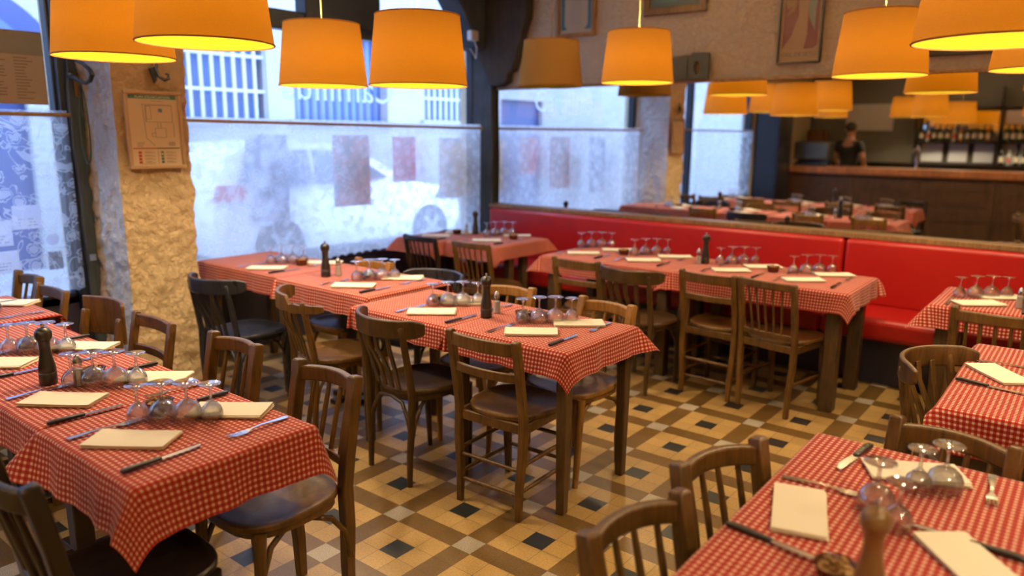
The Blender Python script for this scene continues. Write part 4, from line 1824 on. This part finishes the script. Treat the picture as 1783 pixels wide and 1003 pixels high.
            g.tube([(-.168, -.19, .22), (-.14, -.185, .31), (-.09, -.18, .385), (0, -.178, .40), (.09, -.18, .385), (.14, -.185, .31), (.168, -.19, .22)], .0095, 8)
            g.obj('bent_brace', wd, o, smooth=60)
        elif style == 'panel':
            g = G()
            xs = [-.195 + .39 * i / nx for i in range(nx + 1)]
            g.sweep([(x, bow(H - .09, x, .045) - .018, H - .09) for x in xs], .016, .19)
            g.obj('back_panel', wd, o, bevel=.007, seg=3)
        if style in ('ladder', 'thin', 'panel'):
            for zz in ((.13, .245) if style == 'ladder' else (.2,)):
                for s in (-1, 1):
                    g = G()
                    g.tube([(s * .166, -.19, zz), (s * .168, 0, zz + .004), (s * .166, .165, zz)], [.008, .0105, .008], 8)
                    g.obj('stretcher', wd, o, smooth=60)
                if style == 'ladder':
                    for yy, zo in ((-.192, -.02), (.165, .02)):
                        g = G()
                        g.tube([(-.165, yy, zz + zo), (0, yy, zz + zo), (.165, yy, zz + zo)], [.008, .0105, .008], 8)
                        g.obj('stretcher', wd, o, smooth=60)
        elif style == 'spindle':
            for s in (-1, 1):
                g = G()
                g.tube([(s * .170, -.185, .20), (s * .165, -.165, .30), (s * .155, -.12, .36), (s * .145, -.04, .395), (s * .145, .05, .395), (s * .155, .11, .36), (s * .162, .145, .28)], .010, 8)
                g.obj('bent_brace', wd, o, smooth=60)
        return o
    return f


def chair(style, wd, x, y, deg, label, H=.80):
    nm = {'ladder': 'ladder', 'spindle': 'spindle'}.get(style, style)
    place('chair_%s_%s_%g' % (style, wd, H), b_chair(style, wd, H), (x, y, 0), math.radians(deg), label, 'chair', 'mixed wooden bistro chairs')


# far side of the front left row (facing the camera side)
chair('spindle', 'wood_brown', -.405, -.94, 180, 'brown spindle-back chair at the near end of front left row', .815)
chair('spindle', 'wood_brown', -.985, -.93, 180, 'brown spindle-back chair left of the near one, front left row', .815)
chair('ladder', 'wood_brown', -1.64, -.93, 178, 'brown ladder-back chair standing before the plastered pillar')
chair('panel', 'wood_brown', -2.11, -.93, 182, 'chair with a solid curved back panel between window and pillar')
chair('ladder', 'wood_brown', -2.68, -.95, 180, 'ladder-back chair before the short lace curtain')
chair('spindle', 'wood_brown', -3.075, -.92, 180, 'spindle-back chair mostly hidden behind the ladder-back by the short curtain', .815)
# near side of the front left row
chair('spindle', 'wood_dark', -.335, -1.43, -2, 'very dark chair in the lower left corner at the front left row', .82)
# centre row, near side
chair('ladder', 'wood_brown', -.325, .26, 2, 'ladder-back chair in the middle of the room, before the front cloth corner')
chair('bistro', 'wood_walnut', -.875, .22, -8, 'dark brown bow-rail chair at the second table of the centre row')
chair('bistro_broken', 'wood_brown', -1.56, .26, -18, 'brown bow-rail chair with a broken top rail')
chair('bistro', 'wood_black', -2.34, .20, 4, 'black bow-rail chair right beside the pillar')
# centre row, far side
chair('spindle', 'wood_honey', -.285, .66, 174, 'honey-coloured chair behind the front table of the centre row')
chair('spindle', 'wood_honey', -.86, .655, 184, 'honey-coloured chair behind the front pepper mill of the centre row')
chair('bistro', 'wood_black', -1.52, .80, 182, 'black bow-rail chair behind the centre row cloth step', .78)
chair('spindle', 'wood_honey', -2.05, .60 + .12, 180, 'brown chair behind the back salt shaker of the centre row')
# corner tables
chair('thin', 'wood_brown', -2.13, 2.24, 0, 'thin-spindle chair before the table at the bench end')
chair('thin', 'wood_dark', -2.68, 2.25, -2, 'dark thin-spindle chair before the table under the lace curtain')
# bench row
chair('ladder', 'wood_brown', -1.10, 2.13, 0, 'first ladder-back chair along the bench row')
chair('bistro', 'wood_walnut', -.65, 2.02, -4, 'dark bow-rail chair along the bench row')
chair('ladder', 'wood_brown', -.205, 2.24, -3, 'second ladder-back chair along the bench row, beside the thin-spindle one')
chair('thin', 'wood_brown', .205, 2.20, -12, 'thin-spindle chair at the right end of the bench row')
chair('spindle', 'wood_brown', 1.26, 2.17, -2, 'chair before the bench table at the right edge')
# right hand tables
chair('bistro', 'wood_brown', 1.37, .90, -108, 'bow-rail chair beside the dull red cloth near the right edge', .79)
chair('spindle', 'wood_brown', 1.14, -.53, -108, 'spindle-back chair beside the front right table, farther of the two')
chair('spindle', 'wood_brown', 1.135, -.93, -102, 'spindle-back chair beside the front right table, nearer of the two')
chair('spindle', 'wood_brown', 1.325, -.155, 171, 'brown chair at the far end of the front right table')


# ---------------------------------------------------------------- the bar, seen in the mirror
t = empty('bar_counter', 'long wooden bar counter reflected in the mirror', 'bar', (0, -4.5, 0))
g = G()
g.box(-3.0, 3.3, -.45, .03, .99, 1.12)
g.obj('counter_top', 'wood_bar', t, bevel=.02)
g = G()
g.box(-2.96, 3.25, -.40, -.03, 0, .99)
for k in range(6):
    g.box(-2.9 + 1.03 * k, -2.9 + 1.03 * k + .06, -.035, -.01, .02, .97)
for z in (.30, .55, .78):
    g.box(-2.94, 3.24, -.034, -.022, z, z + .008)
g.obj('front_panel', 'wood_barfront', t)
t = empty('added_cabinet', 'added tall dark cabinet hiding the pale wall by the end of the bar', 'cabinet', (-3.08, -4.12, 0))  # made-up cabinet, puts a dark strip over the pale wall here
g = G()
g.box(-.2, .2, -.32, .32, 0, 2.25)
g.obj('body', 'frame_blueblack', t, bevel=.01)
for s_ in (-1, 1):
    d_ = G().box(.2, .22, min(.01 * s_, .31 * s_), max(.01 * s_, .31 * s_), .08, 2.2).obj('door', 'wood_black', t, bevel=.005)
    G().tube([(.222, .04 * s_, 1.05), (.235, .04 * s_, 1.05), (.235, .04 * s_, 1.17), (.222, .04 * s_, 1.17)], .005, 6).obj('handle', 'steel', d_)
# back bar
t = empty('back_bar', 'back bar with shelves and mirror panels behind the counter', 'shelf unit', (0, -6.62, 0))
g = G()
g.box(-3.25, 3.3, -.15, .05, 0, 1.12)
g.box(-3.25, 3.3, -.16, .24, 1.12, 1.16)
g.box(-1.3, 3.3, -.15, .18, 1.545, 1.565)
g.box(-1.3, 3.3, -.15, .18, 2.14, 2.16)
for x in (-1.3, .0, .75, 3.28):
    g.box(x, x + .03, -.15, .18, 1.16, 2.5)
g.obj('shelf', 'wood_dark', t)
g = G()
for a, b in ((-1.25, -.02), (.05, .73), (.8, 3.25)):
    g.box(a, b, -.152, -.14, 1.6, 2.1)
g.obj('mirror_panel', 'mirror_glass', t, smooth=0)
g = G()
for a, b in ((-1.2, -.85), (-.75, -.45), (-.35, -.05), (.06, .28), (.34, .70)):
    g.box(a, b, -.10, -.085, 1.19, 1.52)
plain('sheet_blue', (.80, .85, .95), .6)
g.obj('pale_sheet', 'sheet_blue', t, smooth=0)  # pale bluish sheets below the upper shelf


def b_bottle(gm, lm, h=.30):
    def f():
        g = G()
        g.lathe([(.034, 0), (.037, .006), (.037, h * .58), (.030, h * .68), (.0145, h * .76), (.013, h * .93), (.0155, h * .94), (.0155, h), (.003, h)], 14)
        o = g.obj('bottle', gm, smooth=50)
        g = G()
        g.lathe([(.0376, h * .16), (.0376, h * .48)], 14, cap=False)
        g.obj('bottle_label', lm, o, smooth=50)
        return o
    return f


KB = [('dark_bottle', 'label_cream', .31), ('green_bottle', 'label_cream', .30), ('amber_bottle', 'label_cream', .29), ('clear_bottle', 'label_rose', .27)]
NMB = ['dark wine', 'green wine', 'amber spirit', 'clear spirit']
for sh, zz, xs, yo in (('upper shelf', 1.566, [-1.2 + .105 * i for i in range(11)] + [.12 + .1 * i for i in range(6)] + [.86 + .1 * i for i in range(9)], .06),
                   ('counter shelf', 1.161, [.1 + .11 * i for i in range(5)] + [.86 + .1 * i for i in range(10)], .16)):
    for i, x in enumerate(xs):
        k = [0, 0, 1, 0, 2, 3, 1][(i * 5 + (i // 3)) % 7]
        place('bottle%d' % k, b_bottle(*KB[k]), (x, -6.62 + yo, zz), 0, '%s bottle on the %s behind the bar' % (NMB[k], sh), 'bottle', '%s bottles on the %s' % (NMB[k], sh))
# espresso machine, crate, board, taps
t = empty('espresso_machine', 'dark espresso machine on the bar top, reflected in the mirror', 'machine', (-2.55, -4.72, 1.12))
G().box(-.30, .30, -.18, .18, .10, .42).obj('body', 'machine_grey', t, bevel=.03)
G().box(-.28, .28, -.17, .16, 0, .06).obj('drip_tray', 'black_plastic', t, bevel=.01)
G().box(-.28, .28, -.17, -.02, .06, .12).obj('rear_support', 'black_plastic', t)
for k in (-.13, .13):
    G().tube([(k, .14, .14), (k, .20, .12), (k, .30, .11)], [.028, .02, .014], 8).obj('portafilter', 'black_plastic', t)
for i in range(3):
    t = empty('wine_crate', 'red-brown wine crate in a stack at the left end of back bar', 'crate', (-3.02, -6.40, 1.162 + .2 * i), 0, 'wine crates at the end of the back bar')
    g = G()
    for q in range(3):
        g.box(-.16, .16, .11, .13, .01 + q * .062, .06 + q * .062)
        g.box(-.16, .16, -.13, -.11, .01 + q * .062, .06 + q * .062)
    g.box(-.16, -.145, -.11, .11, 0, .19)
    g.box(.145, .16, -.11, .11, 0, .19)
    g.box(-.16, .16, -.12, .12, 0, .01)
    g.obj('slats', 'wood_bar', t)
tag(G().box(-2.6, -1.75, -6.795, -6.78, 1.75, 2.25).obj('white_board', 'paper_white', smooth=0), 'white board on the wall behind the bar', 'board')
t = empty('beer_tap', 'chrome beer tap column on the bar counter', 'tap', (-.9, -4.72, 1.12))
G().lathe([(.05, 0), (.05, .01), (.022, .02), (.022, .30), (.03, .32), (.03, .36), (.005, .375)], 16).obj('column', 'chrome', t, smooth=50)
for k in (-.05, .05):
    G().tube([(k * .3, .02, .31), (k, .07, .31), (k, .10, .29), (k, .10, .25)], .009, 8).obj('spout', 'chrome', t)
    G().tube([(k, .08, .32), (k, .085, .40)], [.006, .012], 8).obj('handle', 'black_plastic', t)


# ---------------------------------------------------------------- the person behind the bar
def skin_body(name, verts, edges, mat, parent=None, sub=2):
    me = bpy.data.meshes.new(name)
    me.from_pydata([v[0] for v in verts], edges, [])
    o = bpy.data.objects.new(name, me)
    COL.objects.link(o)
    md = o.modifiers.new('skin', 'SKIN')
    md.use_smooth_shade = True
    for i, v in enumerate(verts):
        r = v[1]
        me.skin_vertices[0].data[i].radius = r if isinstance(r, tuple) else (r, r)
        me.skin_vertices[0].data[i].use_root = (i == 0)
    s = o.modifiers.new('sub', 'SUBSURF')
    s.levels = s.render_levels = sub
    me.materials.append(MAT[mat])
    if parent:
        o.parent = parent
    return o


pv = [((0, 0, .95), (.15, .11)), ((0, 0, 1.10), (.135, .10)), ((0, .01, 1.28), (.155, .105)), ((0, .02, 1.43), (.13, .085)), ((0, .015, 1.51), (.058, .058)), ((0, -.005, 1.57), (.055, .058)),
      ((0, -.015, 1.66), (.076, .092)), ((0, -.01, 1.74), (.066, .08)),
      ((.17, .01, 1.43), (.062, .06)), ((.245, .02, 1.19), (.045, .045)), ((.20, -.17, 1.06), (.036, .036)), ((.17, -.25, 1.05), (.030, .020)),
      ((-.17, .01, 1.43), (.062, .06)), ((-.25, .03, 1.19), (.045, .045)), ((-.21, -.16, 1.05), (.036, .036)), ((-.18, -.24, 1.03), (.030, .020)),
      ((.095, 0, .85), (.088, .09)), ((.10, -.01, .48), (.060, .065)), ((.10, .02, .09), (.042, .045)), ((.105, -.10, .035), (.042, .03)),
      ((-.095, 0, .85), (.088, .09)), ((-.10, -.01, .48), (.060, .065)), ((-.10, .02, .09), (.042, .045)), ((-.105, -.10, .035), (.042, .03))]
pe = [(0, 1), (1, 2), (2, 3), (3, 4), (4, 5), (5, 6), (6, 7), (3, 8), (8, 9), (9, 10), (10, 11), (3, 12), (12, 13), (13, 14), (14, 15), (0, 16), (16, 17), (17, 18), (18, 19), (0, 20), (20, 21), (21, 22), (22, 23)]
# fingers
for s, wi, base in ((1, 11, (.17, -.25, 1.05)), (-1, 15, (-.18, -.24, 1.03))):
    for k, (dx, ln) in enumerate(((-.026, .070), (-.009, .080), (.009, .076), (.025, .060))):
        i = len(pv)
        b0 = V(base) + V((dx, -.035, .0))
        pv.append((tuple(b0), .010))
        pv.append((tuple(b0 + V((0, -ln * .55, -.006))), .009))
        pv.append((tuple(b0 + V((0, -ln * .85, -.030))), .007))
        pe += [(wi, i), (i, i + 1), (i + 1, i + 2)]
    i = len(pv)
    pv.append((tuple(V(base) + V((-s * .036, -.005, -.005))), .011))
    pv.append((tuple(V(base) + V((-s * .050, -.045, -.015))), .009))
    pe += [(wi, i), (i, i + 1)]
body = skin_body('person', pv, pe, 'skin')
body.location = (-2.12, -5.35, 0)
body.rotation_euler = (0, 0, .15)
body.scale = (1.05, 1.05, 1.05)
tag(body, 'person in a black t-shirt standing behind the bar, back turned to the mirror', 'person')
sv = [((0, 0, .93), (.165, .125)), ((0, 0, 1.10), (.15, .115)), ((0, .01, 1.28), (.168, .118)), ((0, .018, 1.42), (.145, .10)), ((0, .015, 1.475), (.075, .075)),
      ((.17, .01, 1.425), (.078, .075)), ((.225, .015, 1.27), (.068, .066)), ((-.17, .01, 1.425), (.078, .075)), ((-.23, .02, 1.27), (.068, .066))]
skin_body('t_shirt', sv, [(0, 1), (1, 2), (2, 3), (3, 4), (3, 5), (5, 6), (3, 7), (7, 8)], 'shirt_black', body)
tv = [((0, 0, .97), (.165, .125)), ((.095, 0, .85), (.10, .10)), ((.10, -.01, .48), (.075, .08)), ((.10, .015, .12), (.065, .068)), ((-.095, 0, .85), (.10, .10)), ((-.10, -.01, .48), (.075, .08)), ((-.10, .015, .12), (.065, .068))]
skin_body('trousers', tv, [(0, 1), (1, 2), (2, 3), (0, 4), (4, 5), (5, 6)], 'black_plastic', body)
g = G()
g.sphere((0, .012, 1.715), (.088, .102, .088), 20, 14)
hr = g.obj('hair', 'hair_dark', body, smooth=80)
for v in hr.data.vertices:       # cap of hair: low at the nape, high on the forehead
    if v.co.y < -.03 and v.co.z < 1.75:
        v.co.y = -.03 + (v.co.y + .03) * .15
    v.co.z = max(v.co.z, 1.62)
g = G()
for s in (-1, 1):
    g.sphere((s * .030, -.098, 1.672), (.012, .006, .008), 8, 6)
g.obj('eyes', 'hair_dark', body)
g = G()
g.sphere((0, -.112, 1.640), (.013, .016, .022), 10, 8)
for s in (-1, 1):
    g.sphere((s * .080, -.005, 1.66), (.010, .020, .030), 10, 8)
g.obj('nose_and_ears', 'skin', body)
g = G()
g.sphere((0, -.098, 1.605), (.024, .008, .006), 10, 6)
g.obj('mouth', 'label_rose', body)
